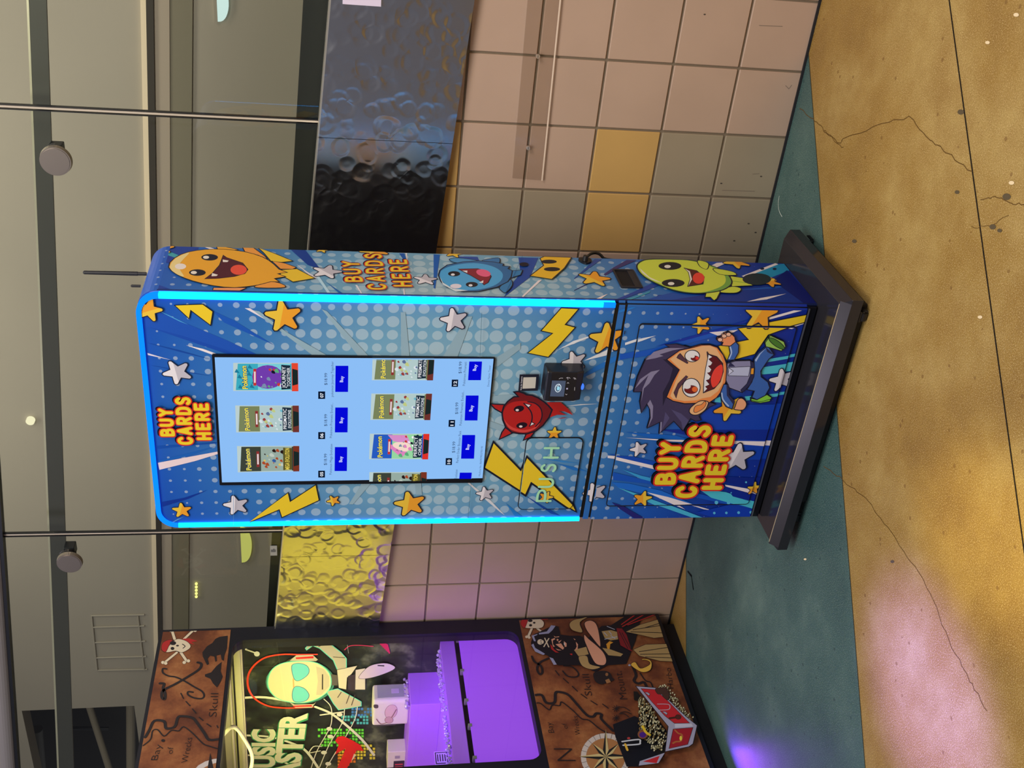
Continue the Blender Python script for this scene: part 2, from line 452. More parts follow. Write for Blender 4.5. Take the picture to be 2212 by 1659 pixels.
teal = concrete('teal_stained_concrete', [(.32, rgb((38, 66, 66), KF)), (.5, rgb((58, 86, 82), KF)), (.66, rgb((84, 108, 100), KF)), (.8, rgb((46, 76, 76), KF))],
                rgb((140, 160, 148), KF), rgb((36, 56, 58), KF), .46)
dark = mat('dark_joint', (34, 28, 22), .9)
mb = MB(); mb.box((-6, -6, -.12), (5, 3.4, -.004), 0)
fa = [(5, .70), (.53, .70), (.53, .63), (-5, -4.44), (-6, -5.36), (-6, -6), (5, -6)]
fb = [(.53, .70), (.53, .63), (-5, -4.44), (-6, -5.36), (-6, -2.38), (-1.43, .63), (-1.43, .70)]
fc = [(-1.43, .70), (-1.43, .63), (-6, -2.38), (-6, .70)]
for poly, mi in ((fa, 0), (fb, 1), (fc, 0)):
    for t in tessellate_polygon([[Vector((a, b, 0)) for a, b in poly]]):
        f = mb.bm.faces.new([mb.bm.verts.new((poly[i][0], poly[i][1], 0)) for i in t]); f.material_index = mi
        if f.normal.z < 0 or area2([poly[i] for i in t]) < 0: f.normal_flip()
fl = Art(on_floor, lambda c: mat('floor_mark', c, .8, 0, .2, KF))
fl.stroke2([(.53, .63), (-5, -4.44)], .004, (60, 56, 40)); fl.stroke2([(-1.43, .63), (-6, -2.38)], .004, (60, 56, 40))
fl.stroke2([(1.47, .61), (-2.2, -3.06)], .0045, (28, 22, 14))
CR = (92, 66, 30)
def crack(pts, w, col=CR):
    q = [fl.f(*p) for p in pts]; out = []
    for a, b in zip(q, q[1:]):
        for k in range(6):
            t = k/6; out.append((a[0]+(b[0]-a[0])*t+random.uniform(-.004, .004), a[1]+(b[1]-a[1])*t+random.uniform(-.004, .004)))
    fl.stroke2(out+[q[-1]], w, col, False, 5)
crack([(1727, 233), (1757, 256), (1780, 282), (1815, 310), (1822, 300), (1900, 270), (1965, 253), (2010, 300), (2045, 330), (2100, 370)], .0022)
crack([(1780, 282), (1800, 300), (1822, 318)], .0018)
crack([(1780, 1005), (1822, 1038), (1870, 1075), (1910, 1130), (1960, 1200), (2010, 1280), (2050, 1385), (2095, 1470), (2132, 1535)], .002)
crack([(2118, 435), (2150, 422), (2180, 437), (2212, 442)], .0018)
crack([(2100, 490), (2140, 490), (2180, 465)], .0012)
for x, y, r in ((2175, 425, 9), (2145, 490, 7), (2068, 415, 5), (2076, 242, 7), (1928, 1213, 4), (1846, 521, 5), (2160, 498, 5)):
    fl.ell(FN, (x, y), r, r*.8, (84, 72, 52))
for x, y, r in ((2196, 32, 6), (2134, 92, 5), (2186, 395, 6), (2118, 685, 5), (1740, 1208, 3)): fl.ell(FN, (x, y), r, r*.7, (212, 190, 150))
fl.line(FF, [(905, 1215), (932, 1250), (928, 1240), (942, 1335)], 1.6, (16, 18, 22), False)
fl.line(FN, [(1684, 424), (1682, 440), (1684, 456), (1690, 468)], .8, (180, 190, 180))
mats = [gold, teal]
fl.bake([(-6, -6), (5, -6), (5, .7), (-6, .7)], lambda a, b, d: (a, b, d), mb, mats, .0004)
struct(mb.build('floor', mats, loc=(0, 0, 0)), 'gold stained concrete floor crossed by a teal band')

# tiled low wall
TS, TX0, YW = .2032, .46213, .62521
def tile_mat(name, col):
    w = NT(name); tc = w.n('ShaderNodeTexCoord').outputs['Object']
    c = w.mix(w.n('ShaderNodeMapRange', {0: w.noise(tc, 5, 3), 1: .3, 2: .7, 3: 0, 4: .5}).outputs[0], rgb(col, .62), rgb(tuple(v*.93 for v in col), .62))
    w.link(c, w.b.inputs['Base Color']); w.b.inputs['Roughness'].default_value = .38
    w.bump(w.noise(tc, 90, 2), .08, .001); return w.m
tm = [mat('grout', (104, 92, 76), .9), tile_mat('pink_beige_tile', (162, 138, 120)), tile_mat('yellow_tile', (172, 138, 82)), tile_mat('grey_beige_tile', (136, 124, 104))]
YEL = {(1, 2), (2, 2), (1, 5), (2, 5), (3, 5)}
GREY = {(1, 0), (2, 0), (1, 1), (2, 1), (3, 0), (3, 1), (2, 4), (3, 4), (4, 0), (4, 1), (2, 3)}
mb = MB()
mb.prism([(1.6, 0), (-4.4, 0), (-4.4, 1.79), (1.6, 1.30)], fy(0), -.70, -(YW+.005), 0)
for c in range(-5, 20):
    for r in range(6):
        x1 = TX0-c*TS-.0035; x0 = x1-TS+.007; z0 = r*TS+.0035; z1 = z0+TS-.007
        mi = 2 if (c, r) in YEL else 3 if (c, r) in GREY else 1
        mb.box((x0, YW, z0), (x1, YW+.008, z1), mi, .002, 1)
wa = Art(lambda x, y: on_y(x, y, YW), lambda c: mat('scuff', c, .8))
for pts in ([(1697, 185), (1704, 192), (1710, 184)], [(1640, 55), (1690, 57)], [(1640, 375), (1626, 376)], [(1560, 411), (1630, 413)]): wa.line(FN, pts, 1.2, (104, 92, 80), False)
for x, y in ((1644, 381), (1558, 396), (1617, 483), (1586, 520), (1632, 502), (1522, 31)): wa.ell(FN, (x, y), 2.5, 1.5, (60, 54, 46))
wa.bake([(-4.4, 0), (1.6, 0), (1.6, 1.3), (-4.4, 1.3)], fy(YW), mb, tm, .0003)
struct(mb.build('wall_back', tm, loc=(0, 0, 0)), 'low wall of square beige tiles')
mb = MB(); mb.box((-4.4, YW-.006, 0), (1.6, YW, .007), 0); struct(mb.build('baseboard_back', [mat('black_caulk', (22, 22, 26), .7)], loc=(0, 0, 0)))

# hammered steel cladding above the tiles, sloping with the ramp behind
w = NT('hammered_steel'); tc = w.n('ShaderNodeTexCoord').outputs['Object']
nz = w.n('ShaderNodeTexNoise', {'Vector': tc, 'Scale': 9.0}).outputs['Color']
vv = w.n('ShaderNodeMix', data_type='VECTOR'); vv.inputs[0].default_value = .03; w.link(tc, vv.inputs[4]); w.link(nz, vv.inputs[5])
def peen(scale, off, rad):
    o = w.n('ShaderNodeVectorMath', {0: vv.outputs[1], 1: (off, off*.7, -off)}, operation='ADD').outputs[0]
    d = w.n('ShaderNodeTexVoronoi', {'Vector': o, 'Scale': scale, 'Randomness': 1.0}).outputs['Distance']
    return w.n('ShaderNodeMapRange', {0: d, 1: rad*.62, 2: rad, 3: 0, 4: 1}, interpolation_type='SMOOTHSTEP').outputs[0]
h = w.math('ADD', w.math('ADD', peen(15, 0, .52), peen(14, 3.7, .5)), peen(17, 8.1, .5))
w.bump(h, .16, .006)
w.b.inputs['Metallic'].default_value = 1; w.b.inputs['Base Color'].default_value = (.60, .585, .59, 1); w.b.inputs['Roughness'].default_value = .20
steel = w.m
bz = lambda x: 1.0599-.0789*x; tz = lambda x: 1.4476-.0817*x
edge = mat('steel_edge', (196, 190, 176), .3, .9)
for i, (xa, xb) in enumerate(((1.6, .200), (.1985, -1.39), (-1.3915, -4.3))):
    mb = MB(); mb.prism([(xa, bz(xa)), (xa, tz(xa)), (xb, tz(xb)), (xb, bz(xb))], fy(.60), -.020, 0, 0)
    mb.prism([(xa, tz(xa)), (xa, tz(xa)+.004), (xb, tz(xb)+.004), (xb, tz(xb))], fy(.60), -.150, .001, 1)
    struct(mb.build('trim_%d' % (i+1), [steel, edge], loc=(0, 0, 0)), 'hammered steel cladding panel over the tiles')

# clear plastic strip screwed to the tiles
w = NT('clear_plastic'); nt = w.t; tr = w.n('ShaderNodeBsdfTransparent', {0: (.93, .92, .91, 1)}); gl = w.n('ShaderNodeBsdfGlossy', {'Roughness': .12})
ge = w.n('ShaderNodeNewGeometry'); fr = w.n('ShaderNodeMath', {0: w.n('ShaderNodeFresnel', {0: 1.5}).outputs[0], 1: w.math('SUBTRACT', 1.0, ge.outputs['Backfacing'])}, operation='MULTIPLY'); mx = w.n('ShaderNodeMixShader'); w.link(fr.outputs[0], mx.inputs[0]); w.link(tr.outputs[0], mx.inputs[1]); w.link(gl.outputs[0], mx.inputs[2])
w.link(mx.outputs[0], nt.nodes['Material Output'].inputs[0]); clear = w.m
A, B = on_y(1107, 385, .618), on_y(1172, 390, .618); C2, D2 = on_y(1140, 0, .618), on_y(1215, 0, .618)
sl = (C2[1]-A[1])/(C2[0]-A[0])
xr = 1.30
mb = MB(); mb.prism([A, B, (xr, B[1]+sl*(xr-B[0])), (xr, A[1]+sl*(xr-A[0]))], fy(.618), -.006, 0, 0)
mb.prism([(B[0], B[1]), (B[0], B[1]+.004), (xr, B[1]+.004+sl*(xr-B[0])), (xr, B[1]+sl*(xr-B[0]))], fy(.618), 0, .0015, 1)
ps = root('plastic_strip', (.7, .62, .80), 'clear plastic strip screwed flat across the beige tiles under the steel', 'strip')
mb.build('strip', [clear, mat('plastic_edge', (196, 178, 160), .3)], ps)
for q in ((1162, 122), (1141, 320)):
    p = on_y(*q, .612); mb = MB(); mb.cyl((p[0], .6185, p[1]), (p[0], .611, p[1]), .006, n=14); mb.box((p[0]-.004, .6103, p[1]-.0006), (p[0]+.004, .6112, p[1]+.0006), 1)
    mb.build('screw', [mat('screw_steel', (190, 180, 170), .3, .8), mat('screw_slot', (40, 36, 36), .6)], ps)

# notices
mb = MB(); a = on_y(740, 0, .598); b = on_y(740, 8, .598); c = on_y(823, 13, .598)
mb.box((a[0]-.01, .5955, c[1]), (a[0]+.12, .5992, b[1]), 0)
tag(mb.build('paper_notice', [mat('paper', (186, 176, 192), .7)]), 'blank pale lilac paper notice taped to the hammered steel', 'notice')
p = on_y(591, 1190, .75); mb = MB(); mb.box((p[0]-.024, .7505, p[1]-.013), (p[0]+.024, .7525, p[1]+.013), 0)
mb.box((p[0]-.006, .7500, p[1]-.008), (p[0]+.006, .7506, p[1]+.010), 1); mb.box((p[0]-.003, .7497, p[1]-.004), (p[0]+.010, .7506, p[1]+.002), 1)
tag(mb.build('sticker', [mat('sticker_paper', (120, 118, 112), .6), mat('sticker_print', (70, 70, 70), .6)]), 'small grey sticker with a dark symbol at the foot of the glass', 'sticker')

# glass balustrade
w = NT('balustrade_glass'); nt = w.t; tr = w.n('ShaderNodeBsdfTransparent', {0: (.90, .92, .88, 1)}); gl = w.n('ShaderNodeBsdfGlossy', {'Roughness': .015})
ge = w.n('ShaderNodeNewGeometry'); fr = w.n('ShaderNodeMath', {0: w.n('ShaderNodeFresnel', {0: 1.45}).outputs[0], 1: w.math('SUBTRACT', 1.0, ge.outputs['Backfacing'])}, operation='MULTIPLY'); mx = w.n('ShaderNodeMixShader'); w.link(fr.outputs[0], mx.inputs[0]); w.link(tr.outputs[0], mx.inputs[1]); w.link(gl.outputs[0], mx.inputs[2])
w.link(mx.outputs[0], nt.nodes['Material Output'].inputs[0]); glass = w.m
gt = lambda x: 2.4157-.0965*x
gedge = mat('glass_edge', (10, 12, 16), .4); gedge2 = mat('glass_edge_light', (168, 156, 138), .4)
for i, (xa, xb) in enumerate(((1.6, .1985), (.187, -1.390), (-1.4015, -4.3))):
    mb = MB(); mb.prism([(xa, tz(xa)-.02), (xa, gt(xa)), (xb, gt(xb)), (xb, tz(xb)-.02)], fy(.754), -.010, 0, 0)
    mb.prism([(xb, tz(xb)), (xb, gt(xb)), (xb+.0022, gt(xb)), (xb+.0022, tz(xb))], fy(.7535), -.012, 0, 1)
    if xa < 1: mb.prism([(xa-.0022, tz(xa)), (xa-.0022, gt(xa)), (xa, gt(xa)), (xa, tz(xa))], fy(.7535), -.012, 0, 1)
    struct(mb.build('window_%d' % (i+1), [glass, gedge], loc=(0, 0, 0)), 'frameless glass balustrade pane')
for k, x in enumerate((.1928, -1.3958)):
    mb = MB(); mb.box((x-.003, .757, tz(x)), (x+.003, .762, gt(x)), 0); struct(mb.build('trim_%d' % (k+4), [gedge2], loc=(0, 0, 0)), 'pale seal between two panes')
# dark base shoe of the glass
mb = MB(); q = [on_y(655, 0, .768), on_y(577, 1330, .768)]; s_ = (q[1][1]-q[0][1])/(q[1][0]-q[0][0]); bt = lambda x: q[0][1]+s_*(x-q[0][0])
mb.prism([(1.6, tz(1.6)-.03), (1.6, bt(1.6)), (-4.3, bt(-4.3)), (-4.3, tz(-4.3)-.03)], fy(.766), -.03, 0)
struct(mb.build('trim_6', [mat('black_shoe', (22, 22, 20), .55)], loc=(0, 0, 0)), 'black channel holding the foot of the glass')
# top rail of the glass
mb = MB()
mb.prism([(1.6, gt(1.6)), (1.6, gt(1.6)+.011), (-4.3, gt(-4.3)+.011), (-4.3, gt(-4.3))], fy(.740), -.035, 0, 1)
mb.cyl((1.6, .76, gt(1.6)+.045), (-4.3, .76, gt(-4.3)+.045), .036, n=24, mi=0)
struct(mb.build('trim_7', [mat('rail_metal', (128, 122, 118), .4, .3), gedge], loc=(0, 0, 0)), 'grey round top rail of the glass')
# flat handrail behind the glass, held by round clamps
def band(name, pts, yy, depth, m, label, ext=None):
    """long straight bar whose upper and lower edges pass through photo points, at depth yy"""
    (t0, t1, b0, b1) = [on_y(*p, yy) for p in pts]
    st = (t1[1]-t0[1])/(t1[0]-t0[0]); sb = (b1[1]-b0[1])/(b1[0]-b0[0]); xa, xb = ext or (1.6, -4.3)
    mb = MB(); mb.prism([(xa, t0[1]+st*(xa-t0[0])), (xb, t0[1]+st*(xb-t0[0])), (xb, b0[1]+sb*(xb-b0[0])), (xa, b0[1]+sb*(xa-b0[0]))], fy(yy), -depth, 0)
    return struct(mb.build(name, [m], loc=(0, 0, 0)), label)
hr = mat('handrail_metal', (72, 70, 66), .45, .4)
band('trim_8', [(62, 0), (125, 1600), (100, 0), (157, 1600)], .83, .010, hr, 'dark flat handrail behind the glass')
band('trim_9', [(57, 0), (121, 1600), (62, 0), (125, 1600)], .829, .012, mat('handrail_lip', (190, 182, 160), .3, .5), 'bright lip of the handrail')
for (x, y, lab) in ((120, 348, 'round grey metal clamp disc on the glass, above the machine right of its antennas'), (150, 1216, 'round grey metal clamp disc on the glass between the two machines')):
    c = hit(x, y, 1, .742); r = root('glass_clamp', tuple(c), lab, 'clamp', 'round clamps carrying the handrail')
    mb = MB(); mb.cyl((c.x, .752, c.z), (c.x, .738, c.z), .046, .044, n=36); mb.cyl((c.x, .7385, c.z), (c.x, .7365, c.z), .040, n=36)
    o = mb.build('disc', [mat('brushed_disc', (132, 122, 112), .30, .85)], r)
    mb = MB(); mb.cyl((c.x, .7535, c.z), (c.x, .80, c.z), .014, n=14); mb.box((c.x-.012, .79, c.z-.01), (c.x+.03, .832, c.z+.028), bevel=.003)
    mb.build('bracket', [gedge], r)
# ramp corridor behind the glass
YB = 2.1
w = NT('taupe_paint'); tc = w.n('ShaderNodeTexCoord').outputs['Object']
w.link(w.mix(w.noise(tc, 1.4, 2), rgb((148, 140, 125), .7), rgb((137, 130, 116), .7)), w.b.inputs['Base Color']); w.b.inputs['Roughness'].default_value = .7; taupe = w.m
mb = MB(); xe = hit(170, 1530, 1, YB).x
mb.box((xe, YB, 0), (3.2, YB+.12, 4.1), 0); mb.box((-6, YB, 0), (xe, YB+.12, on_y(292, 1540, YB)[1]), 0); mb.box((-6, YB, on_y(48, 1540, YB)[1]), (xe, YB+.12, 4.1), 0)
struct(mb.build('wall_ramp', [taupe], loc=(0, 0, 0)), 'taupe wall across the ramp')
mb = MB(); mb.box((-6, .70, 4.1), (3.2, 3.3, 4.2), 0); struct(mb.build('ceiling', [taupe], loc=(0, 0, 0)))
mb = MB(); mb.box((-6, 3.2, 0), (xe+.3, 3.3, 4.1), 0); mb.box((xe+.2, YB+.12, 0), (xe+.3, 3.2, 4.1), 0); struct(mb.build('wall_recess', [mat('dark_recess', (42, 40, 36), .8)], loc=(0, 0, 0)), 'dark space beyond the ramp')
E1 = (3.2, -4.4)
band('trim_10', [(303, 0), (334, 1480), (315, 0), (343, 1480)], YB-.02, .02, mat('trim_light', (196, 180, 152), .5), 'ledge on the ramp wall, its lit edge painted pale', E1)  # pale colour stands for the light falling on the ledge
band('trim_11', [(315, 0), (343, 1480), (331, 0), (352, 1480)], YB-.02, .02, mat('trim_dark', (44, 38, 28), .6), 'dark strip painted for the shade under the ledge', E1)  # proud dark bar, painted as the shade below the ledge
band('trim_12', [(331, 0), (352, 1480), (366, 0), (372, 1480)], YB-.012, .012, mat('trim_mid', (140, 128, 112), .6), 'flat moulding', E1)
band('trim_13', [(366, 0), (372, 1480), (416, 0), (406, 1480)], YB-.008, .008, mat('trim_low', (104, 98, 80), .6), 'darker moulding', E1)
# posts and braces in the dark recess
def strut(name, p, q, yy, r, m, lab):
    a, b = hit(*p, 1, yy), hit(*q, 1, yy); mb = MB(); mb.cyl(a, b, r, n=16); return struct(mb.build(name, [m], loc=(0, 0, 0)), lab)
sm = mat('strut_paint', (126, 116, 96), .5)
strut('trim_14', (185, 1500), (255, 1720), 2.5, .022, sm, 'pale diagonal brace in the dark opening')
strut('trim_15', (283, 1500), (283, 1720), 2.45, .030, sm, 'pale rail in the dark opening')
strut('trim_16', (80, 1575), (92, 1720), 2.6, .035, mat('strut_grey', (96, 96, 90), .5), 'grey post in the dark opening')
strut('trim_17', (120, 1572), (235, 1574), 2.9, .012, gedge, 'dark beam in the dark opening')
# window grid reflected in the glass, built as bars on the ramp wall
mb = MB()
for p, q in (((198, 1330), (312, 1328)), ((200, 1355), (312, 1352)), ((204, 1388), (314, 1385)), ((207, 1421), (316, 1418)), ((210, 1448), (318, 1446)), ((198, 1330), (210, 1448)), ((298, 1330), (312, 1448))):
    a, b = hit(*p, 1, YB-.004), hit(*q, 1, YB-.004); mb.cyl(a, b, .005, n=8)
struct(mb.build('window_4', [taupe], loc=(0, 0, 0)), 'faint bars standing for a window reflection in the glass')
# wall lights on the ramp wall
def sconce(x0, x1, y0, y1, col, st, lab):
    a, b = hit(x0, y0, 1, YB), hit(x0, y1, 1, YB); zc = a.z; cx = (a.x+b.x)/2; rx = abs(a.x-b.x)/2; dz = zc-hit(x1, (y0+y1)/2, 1, YB).z
    pts = [(cx+rx*math.cos(t), zc-dz*math.sin(t)**.8) for t in [math.pi*i/16 for i in range(17)]]
    r = root('wall_light', (cx, YB, zc-dz), lab, 'light', 'half-round lights on the ramp wall')
    mb = MB(); mb.prism(pts, fy(YB-.001), 0, .012); mb.build('lens', [emit('sconce_glow', col, st)], r)
    mb = MB(); mb.box((cx-rx*1.02, YB-.020, zc), (cx+rx*1.02, YB-.001, zc+.012)); mb.build('cap', [taupe], r)
sconce(467, 494, -40, 45, (216, 240, 240), 1.1, 'half-round white light on the ramp wall, right of the machines')
sconce(519, 544, 1137, 1212, (206, 206, 110), .9, 'half-round yellow light on the ramp wall between the two machines')
mb = MB(); c = hit(67, 906, 1, YB); 
mb.cyl((c.x, YB-.001, c.z), (c.x, YB-.02, c.z), .020, n=24)
tag(mb.build('round_light', [emit('round_glow', (250, 240, 205), 1.2)]), 'small round white light glimpsed through the glass over the card machine', 'light')
mb = MB()
for k in range(5):
    c = hit(424, 1261+7*k, 1, YB-.01); mb.ball(c, .008)
tag(mb.build('light_strip', [emit('led_glow', (240, 235, 140), 1.6)]), 'short row of tiny bright lights glimpsed through the glass left of the card machine', 'light')
# ================================================================== CARD VENDING MACHINE
VR = root('card_vending_machine', (-.367, .13, 0), 'tall blue card vending machine with cyan light trim, cartoon wrap and BUY CARDS HERE lettering', 'vending machine')
ZT, ZB_, WL, DP, CH = 1.8665, .0839, -.7345, .2647, .013
def arch(x0, x1, zb, zt, r, n=8):
    out = [(x0, zb), (x1, zb)]
    for cx, s in ((x1-r, 0), (x0+r, 90)):
        for i in range(n+1):
            t = math.radians(s+90*i/n); out.append((cx+r*math.cos(t), zt-r+r*math.sin(t)))
    return out
wrapF = wrap_material('wrap_front', 0, -.37+.367, 1.12, -.109+.367+.0195, 1.433+.0195)
wrapS = wrap_material('wrap_side', 1, .02-.13, 1.10, .012, 1.433+.0195)
navy = mat('seam_navy', (14, 26, 66), .5); black = mat('black_plastic', (16, 16, 20), .42); blackg = mat('black_gloss', (10, 11, 16), .18)

# --- artwork on the front (measured on the photograph, laid on the real front plane)
af = Art(on_front)
NV, NV2, WH, TL, PK = (8, 42, 122), (16, 70, 160), (206, 198, 200), (62, 160, 176), (158, 168, 172)
OL = (14, 18, 34)
def rays(A, L):
    for fr, pts, col in L: A.poly(fr, pts, col)
rays(af, [
 (FA, [(130, 740), (260, 760), (930, 1040), (1240, 1185), (1020, 1185), (930, 1150), (160, 910)], (22, 66, 148)),
 (FA, [(160, 905), (520, 1000), (920, 1130), (1010, 1180), (900, 1160)], (18, 60, 142)),
 (FA, [(790, 755), (1000, 850), (1380, 1085), (1150, 980), (905, 870)], (20, 70, 150)),
 (FA, [(240, 740), (480, 860), (560, 890), (380, 800)], (60, 130, 180)),
 (FA, [(165, 1062), (480, 1135), (790, 1225), (480, 1150)], (14, 56, 130)),
 (FA, [(190, 1275), (500, 1330), (790, 1382), (500, 1340)], (14, 56, 130)),
 (FA, [(540, 1085), (700, 1120), (850, 1175), (800, 1180)], WH),
 (FA, [(170, 1160), (270, 1190), (400, 1228), (175, 1180)], (180, 176, 186)),
 (FA, [(1100, 732), (1150, 732), (1385, 890)], (190, 182, 186)),
 (FB, [(262, 545), (500, 530), (830, 508), (830, 520), (500, 548), (262, 572)], (10, 62, 140)),
 (FB, [(270, 705), (560, 650), (840, 598), (842, 622), (620, 690), (285, 772)], (196, 178, 180)),
 (FB, [(268, 690), (500, 630), (830, 545), (560, 640), (272, 705)], (20, 78, 150)),
 (FB, [(310, 1080), (520, 1040), (745, 965), (560, 1050), (316, 1125)], (8, 40, 120)),
 (FB, [(390, 1280), (460, 1240), (520, 1220), (400, 1285)], (70, 120, 165)),
 (FD, [(1180, 885), (1200, 885), (1400, 1050), (1550, 1205), (1510, 1180), (1380, 1070)], (176, 178, 182)),
 (FD, [(1560, 1090), (1720, 1220), (1650, 1220)], (30, 100, 160)),
 (FD, [(1740, 1005), (1900, 1100), (2080, 1212), (1990, 1190)], (12, 56, 130)),
 (FD, [(2040, 700), (2212, 735), (2340, 790), (2200, 765)], (26, 92, 160)),
 (FD, [(1900, 655), (2030, 665), (2260, 700), (2100, 690)], (40, 110, 170)),
 (FE, [(0, 880), (120, 810), (330, 745), (120, 830), (40, 860)], (196, 200, 204)),
 (FE, [(190, 945), (350, 870), (390, 850), (420, 862), (360, 905)], (196, 200, 204)),
 (FE, [(90, 1110), (260, 990), (430, 905), (410, 950), (250, 1030)], (28, 96, 168)),
 (FE, [(60, 1255), (170, 1240), (290, 1238), (140, 1250)], (196, 200, 204)),
 (FE, [(360, 640), (440, 600), (660, 540), (470, 610)], (30, 100, 170)),
 (FC, [(2090, 1105), (2212, 1058), (2330, 1010), (2212, 1072)], (196, 200, 204)),
])
# pale printed light beams around the display
for fr, pts in ((FC, [(555, 770), (600, 770), (640, 1190), (560, 1190)]), (FC, [(-200, 740), (-150, 760), (250, 1190), (150, 1190)]), (FC, [(1190, 810), (1240, 810), (1100, 1190), (960, 1190)]),
                (FC, [(1700, 1060), (1700, 1120), (1480, 1290), (1470, 1200)]), (FD, [(190, 890), (280, 890), (100, 1100), (60, 1100)]), (FD, [(690, 890), (750, 890), (760, 1010), (700, 1010)]),
                (FA, [(1180, 750), (1240, 760), (1500, 960), (1900, 1190), (1760, 1190), (1400, 920)]), (FR, [(200, 690), (600, 660), (720, 700), (500, 800), (200, 800)]), (FR, [(150, 1180), (480, 1300), (420, 1400), (140, 1300)])):
    af.poly(fr, pts, (120, 146, 158))
# lower panel burst
rays(af, [
 (FK, [(-60, 415), (350, 330), (700, 210), (1340, 60), (1700, 40), (1340, 115), (760, 270), (350, 400), (-60, 480)], (16, 70, 158)),
 (FK, [(350, 310), (760, 190), (1340, 40), (1480, 0), (1480, 30), (1200, 100), (700, 240)], (8, 40, 134)),
 (FK, [(1000, 140), (1340, 110), (1290, 140), (1100, 180)], WH),
 (FK, [(0, 275), (200, 210), (365, 178), (200, 240), (0, 305)], (196, 200, 204)),
 (FK, [(1500, 150), (2250, -140), (2300, -60), (1900, 120), (1600, 260)], (6, 30, 116)),
 (FK, [(1940, 95), (2300, -40), (2300, -5), (1980, 100)], WH), (FK, [(1480, 40), (2240, -175), (2260, -150), (1500, 60)], WH),
 (FK, [(1690, 460), (2130, 390), (2120, 425), (1670, 500)], TL), (FK, [(1640, 555), (2100, 490), (2070, 605), (1610, 645)], TL),
 (FK, [(1420, 905), (2000, 850), (1990, 880), (1440, 955)], TL), (FK, [(1070, 930), (1150, 900), (1150, 980), (1060, 970)], TL),
 (FK, [(1000, 1000), (1960, 1000), (1800, 1660), (1100, 1660), (700, 1300)], (10, 52, 146)),
 (FK, [(1500, 660), (2060, 610), (1980, 850), (1700, 880)], (8, 40, 128)),
 (FK, [(400, 1300), (1880, 1300), (1840, 1440), (900, 1400)], (8, 34, 122)),
 (FK, [(0, 1330), (600, 1370), (800, 1430), (300, 1400)], (12, 80, 160)),
 (FK, [(0, 1395), (500, 1420), (1850, 1445), (1820, 1510), (1300, 1470), (500, 1440)], WH),
 (FL, [(-50, 20), (80, 30), (600, 150), (600, 200), (60, 70), (-50, 55)], WH),
 (FL, [(-50, 0), (300, 20), (640, 100), (600, 150), (80, 28)], (10, 60, 150)),
 (FL, [(150, 200), (420, 290), (1000, 420), (1000, 520), (400, 330)], (44, 130, 178)),
 (FL, [(20, 240), (400, 330), (900, 460), (1300, 560), (2120, 800), (1200, 600), (500, 400), (20, 350)], (14, 68, 156)),
 (FL, [(0, 380), (250, 400), (700, 500), (1150, 690), (700, 600), (100, 460)], (22, 88, 172)),
 (FL, [(1215, 470), (1600, 520), (1960, 640), (2115, 695), (2090, 800), (1900, 740), (1400, 600)], TL),
 (FL, [(1590, 415), (1900, 470), (2160, 530), (2140, 595), (1920, 530), (1600, 440)], WH),
 (FL, [(1600, 300), (2200, 330), (2200, 450), (1900, 450), (1600, 380)], (6, 28, 110)), (FL, [(1600, 440), (2130, 600), (2100, 690), (1700, 580)], (6, 30, 118)),
 (FL, [(490, 520), (800, 590), (1130, 690), (880, 700)], WH), (FL, [(1130, 720), (1230, 735), (1420, 790), (1300, 775)], WH), (FL, [(920, 730), (960, 725), (1040, 778)], WH),
 (FL, [(90, 455), (350, 540), (780, 700), (1280, 890), (1130, 890), (620, 710)], (58, 150, 180)),
 (FL, [(0, 660), (120, 700), (460, 900), (320, 900), (120, 770)], (26, 26, 96)),
 (FL, [(1700, 700), (2080, 800), (2080, 880), (1400, 880), (1200, 820)], (10, 48, 146)),
])
for x, y, r in ((1470, 665, 26), (1640, 668, 24), (1447, 827, 18), (1617, 825, 18), (1789, 821, 20), (1960, 817, 20), (1886, 380, 14), (1677, 527, 9)):
    af.ell(FL, (x, y), r, r, (74, 156, 190) if x > 1000 else (112, 168, 192), n=14)
for fr, pts in ((FK, [(2280, -85), (1500, 68), (1335, 90), (1462, 225), (1335, 250), (1100, 300), (1200, 470), (1290, 468), (1540, 400), (1700, 170), (1910, 95), (2180, 20), (2262, -45)]),
                (FB, [(1135, 1275), (1515, 985), (1535, 1070), (1780, 910), (1812, 1060), (1455, 1225), (1430, 1150)]),
                (FA, [(430, 700), (570, 830), (585, 750), (775, 893), (797, 760), (700, 690)]),
                (FN, [(1212, 664), (1250, 666), (1220.6, 700), (1242.7, 706), (1184, 770.6), (1139, 761.5), (1193, 719), (1168, 713.6)])):
    af.poly(fr, pts, (228, 196, 42), OL, 2.2)
af.poly(FD, [(1440, 500), (1702, 770), (1757, 632), (2200, 1090), (2232, 1170), (2130, 1115), (1800, 885), (1745, 1005), (1350, 750)], (228, 196, 42), OL, 4.5)
for x, y, r, k, ro in ((383, 803, 30, 's', 100), (393, 1101, 20, 'g', 75), (510, 1090, 26, 's', 85), (720, 1080, 14, 'g', 100), (885, 1087, 32, 'g', 85), (1047, 1065, 18, 's', 85), (612, 682, 38, 'g', 80), (980, 690, 28, 's', 85),
                   (1310, 730, 36, 'g', 80), (1240, 780, 25, 's', 95), (1196.5, 934, 15, 'g', 0), (322, 668, 28, 'g', 200), (1178, 1070, 15, 'g', 270), (1513, 699, 19, 'g', 100), (1642, 678, 34, 'g', 70), (1687, 817, 26, 's', 90),
                   (1378, 966, 18, 's', 95), (1590, 985, 34, 's', 75), (1386, 1073, 19, 'g', 280), (1627, 1052, 15, 'g', 0), (1284, 1062, 24, 's', 95), (1571, 878, 29, 'g', 250)): af.star(x, y, r, k, ro)
